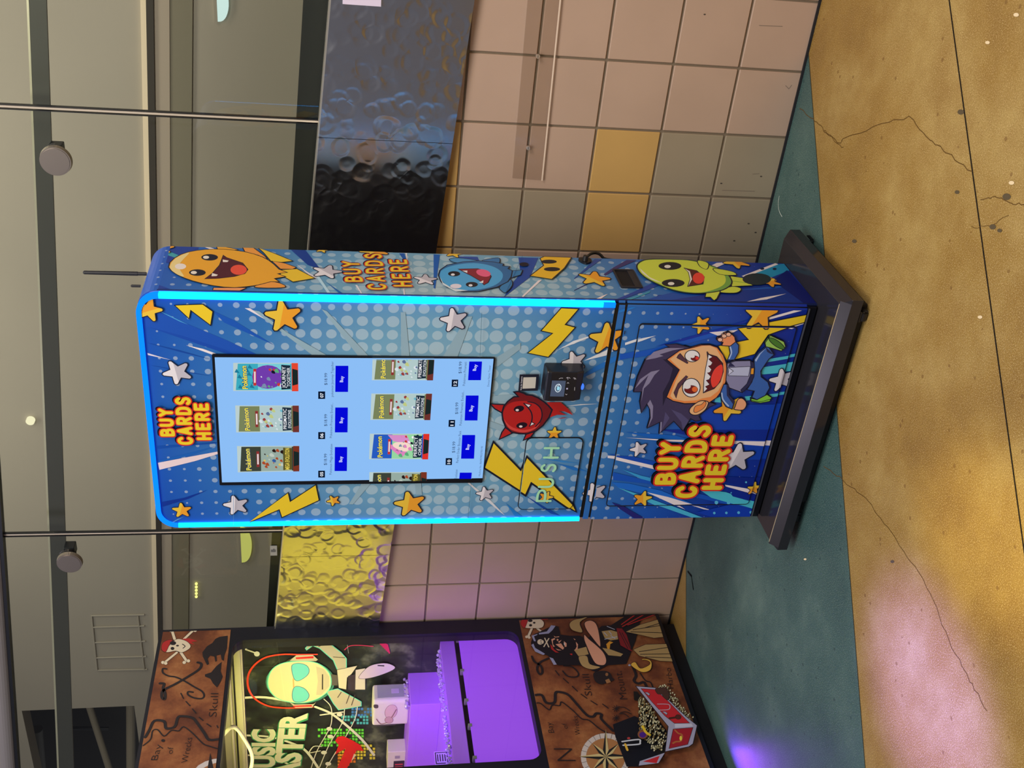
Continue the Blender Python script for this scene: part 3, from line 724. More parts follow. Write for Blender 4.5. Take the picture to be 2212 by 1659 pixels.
# small red horned creature
DR, RD, RL = (96, 18, 24), (150, 26, 26), (176, 56, 52)
af.poly(FR, [(1290, 800), (1570, 800), (1720, 930), (1820, 1060), (1650, 985), (1530, 975), (1690, 1055), (1500, 1050), (1360, 1100), (1400, 950)], RD)
af.poly(FR, [(1490, 1140), (1600, 1105), (1715, 1110), (1600, 1122)], RD)
af.poly(FR, [(175, 835), (490, 850), (400, 1010), (260, 930)], RD, OL, 3); af.poly(FR, [(470, 1300), (400, 1400), (348, 1540), (620, 1410)], RD, OL, 3); af.poly(FR, [(885, 1430), (828, 1558), (980, 1490), (1050, 1390)], RD, OL, 3)
af.poly(FR, [(405, 1000), (440, 880), (520, 780), (640, 690), (730, 690), (640, 595), (740, 585), (850, 625), (890, 650), (1000, 660), (1120, 710), (1240, 790), (1330, 870), (1400, 950), (1340, 1100), (1220, 1260), (1080, 1370), (900, 1430), (750, 1425), (600, 1400), (480, 1300), (420, 1150)], DR, OL, 3.4)
af.poly(FR, [(425, 1020), (470, 900), (560, 820), (700, 780), (900, 775), (1060, 820), (1170, 920), (1200, 1060), (1160, 1190), (1070, 1290), (900, 1370), (700, 1370), (540, 1290), (450, 1160)], RD, None, 0, True)
af.poly(FR, [(440, 1130), (520, 1290), (650, 1370), (860, 1400), (1060, 1330), (1160, 1210), (1050, 1300), (850, 1350), (640, 1310), (520, 1230)], RL, None, 0, True)
for c, a, b, r in (((740, 930), 104, 62, -12), ((798, 1258), 112, 60, -10)): af.ell(FR, c, a, b, (24, 10, 24), None, 0, r)
af.ell(FR, (707, 955), 33, 23, (214, 200, 200)); af.ell(FR, (777, 1280), 35, 22, (214, 200, 200))
af.line(FR, [(838, 820), (930, 915), (985, 1000), (1003, 1090), (990, 1190), (950, 1275)], 2.6, OL); af.line(FR, [(915, 790), (1060, 820), (1170, 920), (1200, 1060), (1160, 1180), (1072, 1282)], 2.4, OL)
af.poly(FR, [(852, 825), (985, 850), (930, 905)], (214, 204, 206), OL, 1.6); af.poly(FR, [(992, 1190), (1055, 1227), (955, 1275)], (214, 204, 206), OL, 1.6)
# spiky-haired boy on the lower panel
HR, HL, SK, SH, BL, BD = (50, 44, 72), (112, 108, 134), (214, 168, 118), (198, 118, 60), (44, 82, 146), (30, 34, 66)
af.poly(FK, [(150, 780), (215, 750), (185, 830), (110, 832)], (228, 196, 42), OL, 2)
af.poly(FK, [(635, 578), (482, 905), (560, 950), (700, 985), (860, 980), (980, 960), (1075, 990), (1000, 1020), (900, 1100), (870, 1130), (897, 1178), (830, 1190), (770, 1160), (680, 1307), (570, 1190), (395, 1342), (410, 1200), (253, 1275), (290, 1150), (285, 1050), (250, 985), (186, 1092), (165, 960), (190, 840), (92, 842), (140, 660), (230, 460), (350, 360), (480, 315), (520, 308), (468, 280), (600, 268), (760, 310), (700, 400), (485, 455)], HR, OL, 2)
for pts in ([(108, 800), (170, 690), (300, 600), (405, 578), (340, 640), (280, 740), (215, 800), (185, 960), (200, 800), (270, 640)], [(235, 460), (330, 365), (480, 318), (700, 318), (560, 345), (400, 395), (447, 412), (350, 440)],
            [(257, 985), (290, 935), (325, 1010), (318, 1150), (262, 1268), (297, 1150), (290, 1050)], [(412, 1200), (430, 1200), (425, 1300), (405, 1335)]): af.poly(FK, pts, HL)
af.poly(FK, [(440, 450), (560, 470), (635, 578), (500, 860), (440, 1010), (440, 850), (520, 700), (560, 560)], (26, 24, 46)); af.poly(FK, [(540, 1050), (660, 1100), (750, 1180), (680, 1300), (660, 1200)], (66, 62, 96)); af.poly(FK, [(470, 1080), (520, 1150), (420, 1310), (450, 1190)], (66, 62, 96))
af.poly(FK, [(485, 455), (640, 345), (780, 315), (900, 282), (1000, 280), (1090, 310), (1160, 400), (1197, 500), (1205, 600), (1190, 720), (1150, 820), (1080, 910), (970, 985), (860, 975), (700, 980), (560, 950), (482, 905), (560, 720), (635, 578)], SH, OL, 2.2)
af.poly(FK, [(525, 450), (660, 350), (800, 322), (920, 292), (1010, 290), (1080, 330), (1130, 420), (1165, 520), (1172, 620), (1150, 740), (1100, 830), (1010, 900), (900, 920), (850, 940), (700, 950), (560, 925), (530, 890), (590, 720), (652, 578)], SK, None, 0, False)
af.poly(FK, [(975, 1000), (940, 1060), (860, 1112), (790, 1112), (755, 1075), (780, 1020), (880, 950), (975, 955)], SK, OL, 2, True); af.poly(FK, [(955, 985), (920, 1040), (840, 1085), (808, 1070), (830, 1010), (900, 990), (940, 950)], SH, OL, 1.2, True)
for c, rx, ry, ic, ir in (((790, 412), 88, 70, (822, 440), 48), ((778, 790), 106, 112, (776, 812), 80)):
    af.ell(FK, c, rx, ry, (214, 214, 214), OL, 1.8); af.ell(FK, ic, ir, ir*.62, (96, 20, 18), OL, 1); af.ell(FK, (ic[0]+ir*.55, ic[1]-3), ir*.42, ir*.40, (196, 92, 40) if ir > 60 else (190, 50, 40)); af.ell(FK, (ic[0]-ir*.6, ic[1]-ir*.5), ir*.55, ir*.40, (222, 222, 222))
af.poly(FK, [(645, 380), (740, 490), (730, 502), (605, 432), (622, 400)], (70, 44, 56), OL, 1); af.poly(FK, [(715, 645), (737, 660), (625, 810), (598, 914), (570, 850), (620, 740)], (70, 44, 56), OL, 1)
af.poly(FK, [(966, 358), (985, 390), (1080, 420), (1150, 500), (1157, 600), (1120, 720), (1050, 800), (922, 850), (930, 700), (950, 560), (975, 440)], (76, 12, 14), OL, 2)
af.poly(FK, [(1140, 510), (1155, 600), (1110, 730), (1040, 790), (1010, 730), (1015, 650), (1060, 560)], (196, 54, 40), OL, 1, True)
af.poly(FK, [(982, 392), (1030, 422), (985, 448), (1030, 490), (1010, 522), (980, 530), (1018, 570), (1000, 605), (968, 612), (1010, 655), (990, 690), (955, 700), (996, 750), (945, 775), (970, 800), (925, 845), (930, 700), (950, 560), (975, 440)], (216, 216, 218), OL, .8)
af.poly(FK, [(1525, 455), (1580, 375), (1690, 290), (1765, 395), (1700, 450), (1605, 590), (1610, 660), (1690, 720), (1712, 790), (1660, 880), (1560, 932), (1500, 905), (1530, 830), (1440, 812), (1500, 720), (1530, 600)], BL, OL, 2)
af.poly(FK, [(1535, 460), (1590, 385), (1670, 315), (1600, 390), (1550, 480)], (140, 160, 190)); af.poly(FK, [(1660, 300), (1760, 395), (1710, 380), (1680, 360)], BD)
af.poly(FK, [(1655, 255), (1720, 165), (1882, 240), (1902, 300), (1850, 352), (1715, 312), (1665, 300)], (128, 168, 76), OL, 2); af.ell(FK, (1795, 262), 112, 34, (60, 104, 40), OL, 1.4, 35)
af.poly(FK, [(1488, 915), (1560, 932), (1680, 870), (1735, 905), (1712, 952), (1600, 972), (1490, 952)], (110, 172, 50), OL, 2); af.line(FK, [(1495, 940), (1600, 955), (1720, 925)], 1.4, OL)
af.poly(FK, [(1205, 500), (1300, 470), (1480, 465), (1530, 560), (1500, 700), (1430, 800), (1385, 847), (1230, 790), (1190, 700)], (112, 112, 142), OL, 2)
af.poly(FK, [(1212, 548), (1480, 535), (1460, 652), (1215, 645)], (152, 158, 182), OL, 1.2); af.poly(FK, [(1225, 550), (1278, 590), (1215, 640)], (176, 180, 200), OL, 1.2); af.poly(FK, [(1240, 480), (1300, 535), (1215, 540)], BD)
af.poly(FK, [(1480, 468), (1522, 490), (1532, 560), (1522, 660), (1480, 750), (1385, 847), (1365, 815), (1440, 740), (1480, 640), (1488, 540)], BD, OL, 1.4); af.poly(FK, [(1490, 555), (1525, 552), (1520, 628), (1482, 628)], (226, 156, 44), OL, 1.2)
af.poly(FK, [(1225, 290), (1300, 235), (1342, 280), (1337, 370), (1290, 455), (1205, 462), (1238, 380)], BL, OL, 2); af.line(FK, [(1240, 300), (1255, 370), (1228, 440)], 3, (140, 160, 190))
af.poly(FK, [(1078, 215), (1090, 190), (1140, 180), (1165, 142), (1220, 120), (1255, 145), (1292, 180), (1305, 240), (1240, 292), (1140, 285), (1155, 245), (1110, 240)], (206, 128, 84), OL, 2)
for c in ((1120, 215), (1168, 172), (1220, 152)): af.ell(FK, c, 30, 24, (218, 176, 150), OL, 1.4)
af.poly(FK, [(1128, 835), (1165, 745), (1215, 750), (1220, 870), (1290, 950), (1262, 1042), (1190, 1012), (1138, 930)], BL, OL, 2); af.line(FK, [(1140, 850), (1155, 930), (1220, 1005)], 3, (140, 160, 190)); af.poly(FK, [(1195, 755), (1218, 752), (1225, 870), (1295, 950), (1275, 985), (1200, 880)], BD)
af.poly(FK, [(1298, 1015), (1330, 930), (1380, 912), (1425, 950), (1432, 1000), (1390, 1052), (1290, 1045)], (210, 150, 110), OL, 2, True)
# BUY CARDS HERE, header and lower panel
YL, RR = (240, 212, 44), (178, 34, 26)
FB1 = lambda x, y: FB([(x, y)])[0]
af.rounded([('BUY', FB1(420, 425), FB1(400, 185), 24), ('CARDS', FB1(595, 505), FB1(570, 78), 26), ('HERE', FB1(770, 460), FB1(742, 135), 25)], 7.6, YL, RR, BLK, edge=2.6, shadow=(2.5, -3))
FE1 = lambda x, y: (1200+x/3.16, 850+y/3.16)
af.rounded([('BUY', FE1(793, 590), FE1(835, 328), 34), ('CARDS', FE1(935, 680), FE1(1040, 215), 36), ('HERE', FE1(1112, 625), FE1(1190, 280), 34)], 10.6, YL, RR, BLK, edge=3.4, shadow=(2.5, -4.5))
# vinyl seams
af.line(FN, [(1040, 672), (1036, 768)], .8, (60, 92, 110), False); af.line(FN, [(1017, 1040), (1010, 1118)], .8, (60, 92, 110), False); af.line(FN, [(505, 1055), (505, 1130)], .7, (70, 120, 160), False)

# --- artwork on the right side
aS = Art(on_side)
rays(aS, [
 (FT, [(600, 250), (720, 280), (940, 370), (860, 410), (560, 310)], (50, 130, 140)),
 (FT, [(560, 310), (860, 410), (760, 520), (430, 430), (450, 380)], (20, 44, 124)),
 (FT, [(690, 175), (1310, 190), (1280, 280), (960, 370), (640, 240)], (20, 50, 124)),
 (FT, [(330, 905), (500, 905), (760, 1000), (250, 1005)], (22, 52, 130)), (FT, [(390, 600), (520, 570), (740, 635), (560, 585), (400, 615)], (14, 34, 92)),
 (FA, [(700, 145), (760, 150), (830, 175), (790, 180)], WH), (FA, [(1540, 175), (1680, 180), (1830, 370), (1700, 320), (1600, 230)], (18, 50, 120)), (FA, [(1590, 310), (1700, 390), (1800, 450), (1740, 440)], WH),
 (FA, [(1780, 430), (1810, 430), (1920, 590), (1890, 590)], (150, 180, 194)), (FA, [(1860, 470), (1900, 500), (2040, 595), (2000, 590)], (20, 80, 140)),
 (FC, [(540, 210), (590, 210), (620, 300), (600, 300)], (20, 70, 140)), (FC, [(600, 210), (615, 210), (622, 300)], WH), (FC, [(870, 220), (930, 225), (885, 550), (870, 540)], (22, 76, 146)),
 (FC, [(1680, 250), (1870, 255), (1790, 440), (1540, 630), (1620, 500), (1700, 400)], (22, 60, 132)), (FC, [(1870, 470), (1905, 465), (1720, 635), (1715, 620)], WH), (FC, [(120, 515), (140, 515), (190, 600), (180, 600)], (190, 186, 190)),
 (FC, [(580, 550), (590, 550), (596, 610), (585, 610)], WH), (FC, [(1060, 240), (1290, 245), (1310, 290), (1270, 290)], (22, 60, 132)),
 (FS, [(460, 210), (620, 215), (300, 440), (0, 660), (0, 640), (230, 440)], (24, 60, 128)), (FS, [(860, 410), (1180, 230), (1400, 240), (980, 420), (700, 580), (660, 550)], (36, 36, 92)), (FS, [(0, 905), (330, 740), (350, 752), (0, 920)], (30, 36, 96)),
 (FS, [(430, 1130), (640, 1030), (760, 990), (560, 1130)], WH), (FS, [(900, 1130), (1300, 960), (1660, 790), (1900, 700), (1900, 800), (1659, 900), (1040, 1130)], (22, 54, 130)),
 (FS, [(1100, 1140), (1400, 1040), (1700, 930), (1700, 960), (1300, 1110)], (48, 128, 150)),
 (FE, [(650, 540), (700, 500), (1100, 480), (1400, 300), (1540, 280), (1790, 560), (1000, 548)], (12, 40, 118)), (FE, [(560, 545), (800, 480), (1000, 500), (700, 548)], (14, 62, 140)),
 (FE, [(1060, 300), (1100, 280), (1180, 275), (1080, 320)], WH), (FE, [(1270, 370), (1500, 282), (1520, 290), (1290, 380)], WH), (FE, [(1290, 380), (1520, 290), (1570, 285), (1600, 330), (1420, 400)], (28, 120, 158)),
 (FE, [(1305, 545), (1400, 520), (1575, 490), (1440, 530)], WH), (FE, [(1200, 470), (1500, 440), (1690, 420), (1500, 455)], (22, 70, 150)), (FE, [(1580, 330), (1790, 560), (1700, 560), (1480, 400)], (6, 20, 90)),
])
for c in ((640, 245), (1410, 320), (1495, 322)): aS.ell(FE, c, 14, 8, (16, 20, 50))
for x, y, r, k, ro in ((706, 588, 31, 's', 130), (919, 605, 24, 's', 140), (1284, 603, 32, 'g', 130), (808, 543, 30, 'g', 100), (980, 549, 18, 'g', 200), (1589, 568, 26, 'g', 100), (696, 541, 14, 'g', 200), (350, 538, 26, 'g', 150)): aS.star(x, y, r, k, ro)
OG, OG2 = (214, 152, 44), (210, 138, 60)
aS.poly(FA, [(800, 545), (1120, 545), (1050, 575), (900, 600), (790, 580)], (204, 134, 84), OL, 2)
aS.poly(FA, [(830, 150), (900, 152), (1040, 180), (1000, 186), (840, 178)], OG, OL, 2)
aS.poly(FA, [(1230, 165), (1380, 215), (1562, 290), (1450, 302), (1350, 292), (1280, 210)], (224, 186, 50), OL, 2.2)
aS.poly(FA, [(1080, 160), (1180, 160), (1290, 240), (1322, 278), (1230, 235), (1100, 200)], OG2, OL, 2.2)
aS.poly(FA, [(1360, 290), (1480, 310), (1592, 350), (1560, 368), (1440, 366)], OG2, OL, 2)
aS.poly(FA, [(1440, 375), (1600, 365), (1772, 455), (1560, 490), (1440, 420)], (224, 186, 50), OL, 2.2)
aS.poly(FA, [(1190, 540), (1350, 488), (1482, 522), (1450, 546)], OG2, OL, 2, True)
aS.poly(FA, [(372, 350), (385, 305), (430, 262), (490, 228), (560, 205), (640, 190), (720, 181), (810, 177), (900, 178), (1000, 187), (1100, 202), (1190, 224), (1270, 252), (1330, 284), (1380, 322), (1430, 370), (1507, 400), (1415, 412), (1492, 440), (1385, 458), (1432, 490), (1350, 488), (1270, 510), (1200, 525), (1100, 538), (1000, 545), (900, 540), (800, 526), (700, 506), (600, 480), (520, 452), (450, 418), (400, 384)], OG, OL, 2.6)
aS.poly(FA, [(385, 350), (440, 265), (570, 210), (500, 290), (470, 350), (520, 440), (440, 410)], (232, 208, 140), None, 0, True)
aS.ell(FA, (487, 343), 54, 28, (206, 196, 188))
for c in ((765, 256), (648, 402)): aS.ell(FA, c, 80, 31, (16, 16, 36)); aS.ell(FA, (c[0]-34, c[1]), 29, 15, (212, 204, 190))
aS.poly(FA, [(895, 235), (925, 258), (1080, 310), (1130, 372), (1100, 412), (1000, 440), (850, 458), (720, 462), (790, 410), (860, 330)], (66, 18, 34), OL, 2, False)
aS.ell(FA, (1042, 376), 78, 48, (206, 70, 54)); aS.poly(FA, [(890, 278), (948, 288), (935, 302), (892, 302)], (222, 214, 204)); aS.poly(FA, [(782, 438), (790, 408), (845, 424), (830, 436)], (222, 214, 204))
# blue creature
aS.poly(FC, [(1480, 320), (1500, 265), (1420, 268), (1330, 292)], (42, 96, 144), OL, 2, True); aS.poly(FC, [(1018, 278), (1100, 262), (1300, 292), (1100, 310)], (60, 122, 166), OL, 2, True)
aS.poly(FC, [(1500, 540), (1600, 470), (1622, 520), (1562, 592), (1520, 580)], (44, 104, 150), OL, 2, True); aS.poly(FC, [(1610, 385), (1720, 378), (1700, 425), (1610, 452)], (44, 104, 150), OL, 2)
aS.poly(FC, [(915, 430), (930, 380), (1000, 330), (1150, 300), (1300, 290), (1450, 302), (1540, 320), (1530, 338), (1600, 345), (1580, 365), (1622, 385), (1612, 440), (1580, 490), (1480, 540), (1300, 582), (1150, 584), (1000, 545), (940, 490)], (36, 88, 134), OL, 2.6)
aS.poly(FC, [(930, 430), (950, 380), (1060, 335), (1250, 312), (1420, 340), (1520, 400), (1520, 470), (1440, 530), (1300, 565), (1150, 568), (1020, 535), (950, 480)], (62, 138, 184), None, 0, True)
aS.poly(FC, [(925, 440), (960, 500), (1050, 555), (1200, 575), (1080, 585), (960, 520)], (206, 220, 226)); aS.ell(FC, (1082, 533), 54, 22, (196, 190, 200))
for c in ((1065, 415), (1234, 518)): aS.ell(FC, c, 58, 25, (12, 14, 26)); aS.ell(FC, (c[0]-12, c[1]+8), 19, 11, (216, 216, 220))
aS.poly(FC, [(1105, 370), (1180, 368), (1290, 366), (1380, 388), (1420, 440), (1390, 500), (1350, 522), (1320, 488), (1230, 435), (1160, 400)], (112, 24, 40), OL, 2); aS.ell(FC, (1345, 408), 70, 34, (222, 92, 130), None, 0, 12)
aS.poly(FC, [(1142, 386), (1192, 385), (1190, 408)], (220, 220, 224)); aS.poly(FC, [(1300, 500), (1345, 478), (1342, 505)], (220, 220, 224))
aS.poly(FC, [(1790, 435), (1920, 335), (1885, 268), (1925, 250), (2187, 260), (2120, 360), (2000, 468)], (224, 178, 40), OL, 2.4)
aS.ell(FC, (1970, 300), 76, 19, (14, 16, 26)); aS.ell(FC, (2000, 372), 78, 20, (14, 16, 26)); aS.ell(FC, (1732, 325), 44, 19, (12, 16, 34))
# green creature
GR, GD = (172, 184, 60), (96, 140, 60)
aS.poly(FE, [(1190, 375), (1300, 392), (1345, 440), (1200, 447)], GR, OL, 2.2); aS.line(FE, [(1205, 410), (1330, 425)], 2, GD, False)
aS.ell(FE, (1390, 405), 115, 26, (228, 156, 44)); aS.star(1663, 612, 20, 'g', 30)
aS.ell(FE, (1372, 397), 98, 40, (26, 34, 42))
aS.poly(FE, [(1030, 475), (1125, 480), (1100, 530), (1080, 545), (1055, 520), (1018, 520)], GR, OL, 2.2); aS.poly(FE, [(1125, 478), (1200, 448), (1265, 462), (1235, 490), (1140, 490)], GR, OL, 2, True)
aS.poly(FE, [(553, 312), (575, 280), (640, 262), (800, 262), (930, 270), (1050, 300), (1150, 345), (1198, 400), (1190, 442), (1110, 480), (950, 495), (800, 472), (650, 410), (580, 360)], GD, OL, 3, True)
aS.poly(FE, [(560, 312), (585, 282), (640, 266), (800, 266), (930, 274), (1040, 305), (1130, 350), (1160, 395), (1140, 440), (1050, 478), (950, 490), (800, 466), (655, 405), (585, 358)], GR, None, 0, True)
aS.poly(FE, [(968, 270), (1040, 288), (1032, 330), (985, 312)], GR, OL, 2, True); aS.poly(FE, [(1075, 325), (1200, 345), (1230, 370), (1120, 365)], GR, OL, 2, True)
aS.poly(FE, [(572, 322), (640, 385), (740, 430), (650, 400), (590, 355)], (206, 206, 186))
for c, b in (((779, 308), (763, 312)), ((801, 425), (787, 429))): aS.ell(FE, c, 78, 27, (14, 14, 28)); aS.ell(FE, b, 22, 11, (216, 214, 206))
aS.poly(FE, [(876, 322), (960, 340), (1012, 382), (1003, 432), (900, 449), (918, 400), (905, 350)], (70, 24, 20), OL, 2.2); aS.poly(FE, [(880, 326), (915, 345), (930, 400), (905, 445), (918, 400), (906, 350)], (216, 212, 206)); aS.ell(FE, (974, 392), 40, 38, (204, 58, 44))
FC1 = lambda x, y: FC([(x, y)])[0]
aS.rounded([('BUY', FC1(180, 490), FC1(145, 308), 32), ('CARDS', FC1(405, 565), FC1(360, 235), 34), ('HERE', FC1(650, 535), FC1(600, 290), 34)], 6.2, YL, RR, BLK, edge=2.4, shadow=(2.4, -2))
aS.line(FC, [(1720, 245), (1560, 600)], .7, (30, 60, 110), False); aS.line(FE, [(0, 0), (0, 1)], .1, (30, 60, 110), False)

# --- cabinet body (side wrap)
out = arch(WL, 0, ZB_, ZT, .052)
mb = MB(); mats = [wrapS, black]
t = bmesh.new(); n = len(out)
F_, B_ = [t.verts.new((a, CH, b)) for a, b in out], [t.verts.new((a, DP, b)) for a, b in out]
for i in range(n): t.faces.new([F_[i], F_[(i+1) % n], B_[(i+1) % n], B_[i]])
t.faces.new(F_); t.faces.new(list(reversed(B_))); bmesh.ops.recalc_face_normals(t, faces=t.faces); mb.merge(t, 0)
mb.bm.faces.ensure_lookup_table(); max(mb.bm.faces, key=lambda f: f.calc_center_median().y).material_index = 1
aS.bake([(CH+.002, ZB_+.002), (DP-.001, ZB_+.002), (DP-.001, ZT-.052), (CH+.002, ZT-.052)], s3, mb, mats, .0004, .00003)
body = mb.build('cabinet', mats, VR)
mb = MB(); so = arch(WL+.001, -.0008, ZB_, ZT-.001, .052); si = arch(WL+.008, -.008, ZB_+.006, ZT-.008, .046)
mb.ring_plate(so, si, fy(CH), -.001, .0008, 0)
mb.box((-.0008, CH-.001, ZB_), (.0009, CH+.0030, ZT-.05), 0)
mb.build('seam', [navy], VR)

# --- front: chamfered blocks
def chamfer_block(name, o1, o2, f0, f1, mats, art=None, region=None):
    mb = MB(); t = bmesh.new(); n = len(o1)
    A_, B_ = [t.verts.new((a, f0, b)) for a, b in o1], [t.verts.new((a, f1, b)) for a, b in o2]
    for i in range(n): t.faces.new([A_[i], A_[(i+1) % n], B_[(i+1) % n], B_[i]])
    t.faces.new(A_); t.faces.new(B_); bmesh.ops.recalc_face_normals(t, faces=t.faces); mb.merge(t, 0)
    if art: art.bake(region, f3, mb, mats, .0004-f1, .00003)
    return mb.build(name, mats, VR)
XL2, XR2 = -.7365, -.0125
chamfer_block('front_door', arch(WL, -.001, .655, ZT-.0005, .052), arch(XL2, XR2, .656, ZT-.006, .048), CH-.001, 0, [wrapF], af, ccw(arch(XL2+.002, XR2-.002, .657, ZT-.008, .046)))
chamfer_block('middle_rail', [(WL, .627), (-.001, .627), (-.001, .645), (WL, .645)], [(XL2, .628), (XR2, .628), (XR2, .644), (XL2, .644)], CH-.001, .002, [wrapF], af, [(XL2, .628), (XR2, .628), (XR2, .644), (XL2, .644)])
mb = MB(); mb.box((WL+.003, .004, ZB_+.01), (-.006, CH+.001, .70), 0); mb.build('inner_frame', [blackg], VR)
chamfer_block('lower_front', [(WL, ZB_+.03), (-.001, ZB_+.03), (-.001, .6215), (WL, .6215)], [(XL2, ZB_+.03), (XR2, ZB_+.03), (XR2, .6205), (XL2, .6205)], CH-.001, 0, [wrapF], af, [(XL2+.001, ZB_+.031), (XR2-.001, ZB_+.031), (XR2-.001, .620), (XL2+.001, .620)])
# service door with a dark gap around it
SD = (-.6805, .1345, -.0645, .5795)
mb = MB(); mb.ring_plate(rrect(SD[0]-.004, SD[1]-.002, SD[2]+.003, SD[3]+.002, .010), rrect(SD[0], SD[1], SD[2], SD[3], .008), f3, .0001, .0046, 0)
mb.build('door_gap', [mat('gap_black', (5, 6, 14), .8)], VR)
mats = [wrapF]; mb = MB(); mb.prism(ccw(rrect(SD[0], SD[1], SD[2], SD[3], .008)), f3, .0032, .0052, 0)
af.bake(ccw(rrect(SD[0]+.0008, SD[1]+.0008, SD[2]-.0008, SD[3]-.0008, .008)), f3, mb, mats, .0054, .00003); mb.build('service_door', mats, VR)
# push flap over the pick-up slot
PF = (-.6895, .686, -.4355, .8475)
mb = MB(); mb.ring_plate(rrect(PF[0]-.003, PF[1]-.003, PF[2]+.002, PF[3]+.002, .018), rrect(PF[0], PF[1], PF[2], PF[3], .016), f3, .0001, .0046, 0); mb.build('flap_gap', [mat('gap_black', (5, 6, 14), .8)], VR)
mats = [wrapF]; mb = MB(); mb.prism(ccw(rrect(*PF[:2], *PF[2:], .016)), f3, .0032, .0052, 0)
af.bake(ccw(rrect(PF[0]+.0006, PF[1]+.0006, PF[2]-.0006, PF[3]-.0006, .016)), f3, mb, mats, .0054, .00003)
ap = Art(on_front, lambda c: mat('mint_letters', c, .3, 0, .5))
FD1 = lambda x, y: FD([(x, y)])[0]
MINT = (150, 206, 166)
for ch, a, b in (('P', (1980, 1050), (1995, 950)), ('U', (2000, 915), (2008, 840)), ('S', (2022, 765), (2030, 705)), ('H', (2048, 635), (2056, 545))):
    ap.rounded([(ch, FD1(*a), FD1(*b), 29)], 5.4, MINT)
ap.bake([(PF[0], PF[1]), (PF[2], PF[1]), (PF[2], PF[3]), (PF[0], PF[3])], f3, mb, mats, .0105)
o = mb.build('push_flap', mats, VR); o['label'] = 'flap with mint green PUSH lettering'

# --- cyan light strip
def led_path():
    r = .050; x0, x1, zt = XL2+.005, -.0076, ZT-.005
    right = [(x1, .657), (x1, zt-r)]; top = []
    for i in range(1, 9):
        t = math.radians(90*i/8); top.append((x1-r+r*math.cos(t), zt-r+r*math.sin(t)))
    for i in range(0, 9):
        t = math.radians(90+90*i/8); top.append((x0+r+r*math.cos(t), zt-r+r*math.sin(t)))
    return right, [(x1, zt-r)]+top, [(x0, zt-r), (x0, .657)]
def ribbon(path, w, y0, y1, mb, mi):
    L, R_ = [], []
    for i, p in enumerate(path):
        a = path[max(0, i-1)]; b = path[min(len(path)-1, i+1)]; dx, dz = b[0]-a[0], b[1]-a[1]; l = math.hypot(dx, dz)
        nx, nz = -dz/l*w/2, dx/l*w/2; L.append((p[0]+nx, p[1]+nz)); R_.append((p[0]-nx, p[1]-nz))
    for i in range(len(path)-1):
        q = [L[i], L[i+1], R_[i+1], R_[i]]; mb.prism(q, f3, -y0, -y1, mi)
right, top, left = led_path()
cy, az = emit('light_cyan', (8, 162, 255), 5.0), emit('light_azure', (10, 118, 255), 1.7)
mb = MB()
for p, mi in ((right, 0), (top, 1), (left, 0)): ribbon(p, .0125, .009, -.006, mb, mi)
mb.box((-.0142, -.0064, .657), (-.0011, .0, .690), 1)
o = mb.build('light_strip', [cy, az], VR); o['label'] = 'glowing cyan light strip round the door'

# --- touch display
DS = (-.590, .9625, -.171, 1.693)
mb = MB(); mb.prism(ccw(rrect(DS[0], DS[1], DS[2], DS[3], .003)), f3, .002, .0060, 0)
disp = mb.build('display', [blackg], VR)
aD = Art(on_front, lambda c: emit('pixels', c, 1.0))
BGc = (140, 190, 246)
scr = [FB1(885, 880), FD1(1335, 840), FC1(1440, 1205), FA([(815, 1190)])[0]]
q = [on_front(*p) for p in scr]; aD.fill2(q, BGc)

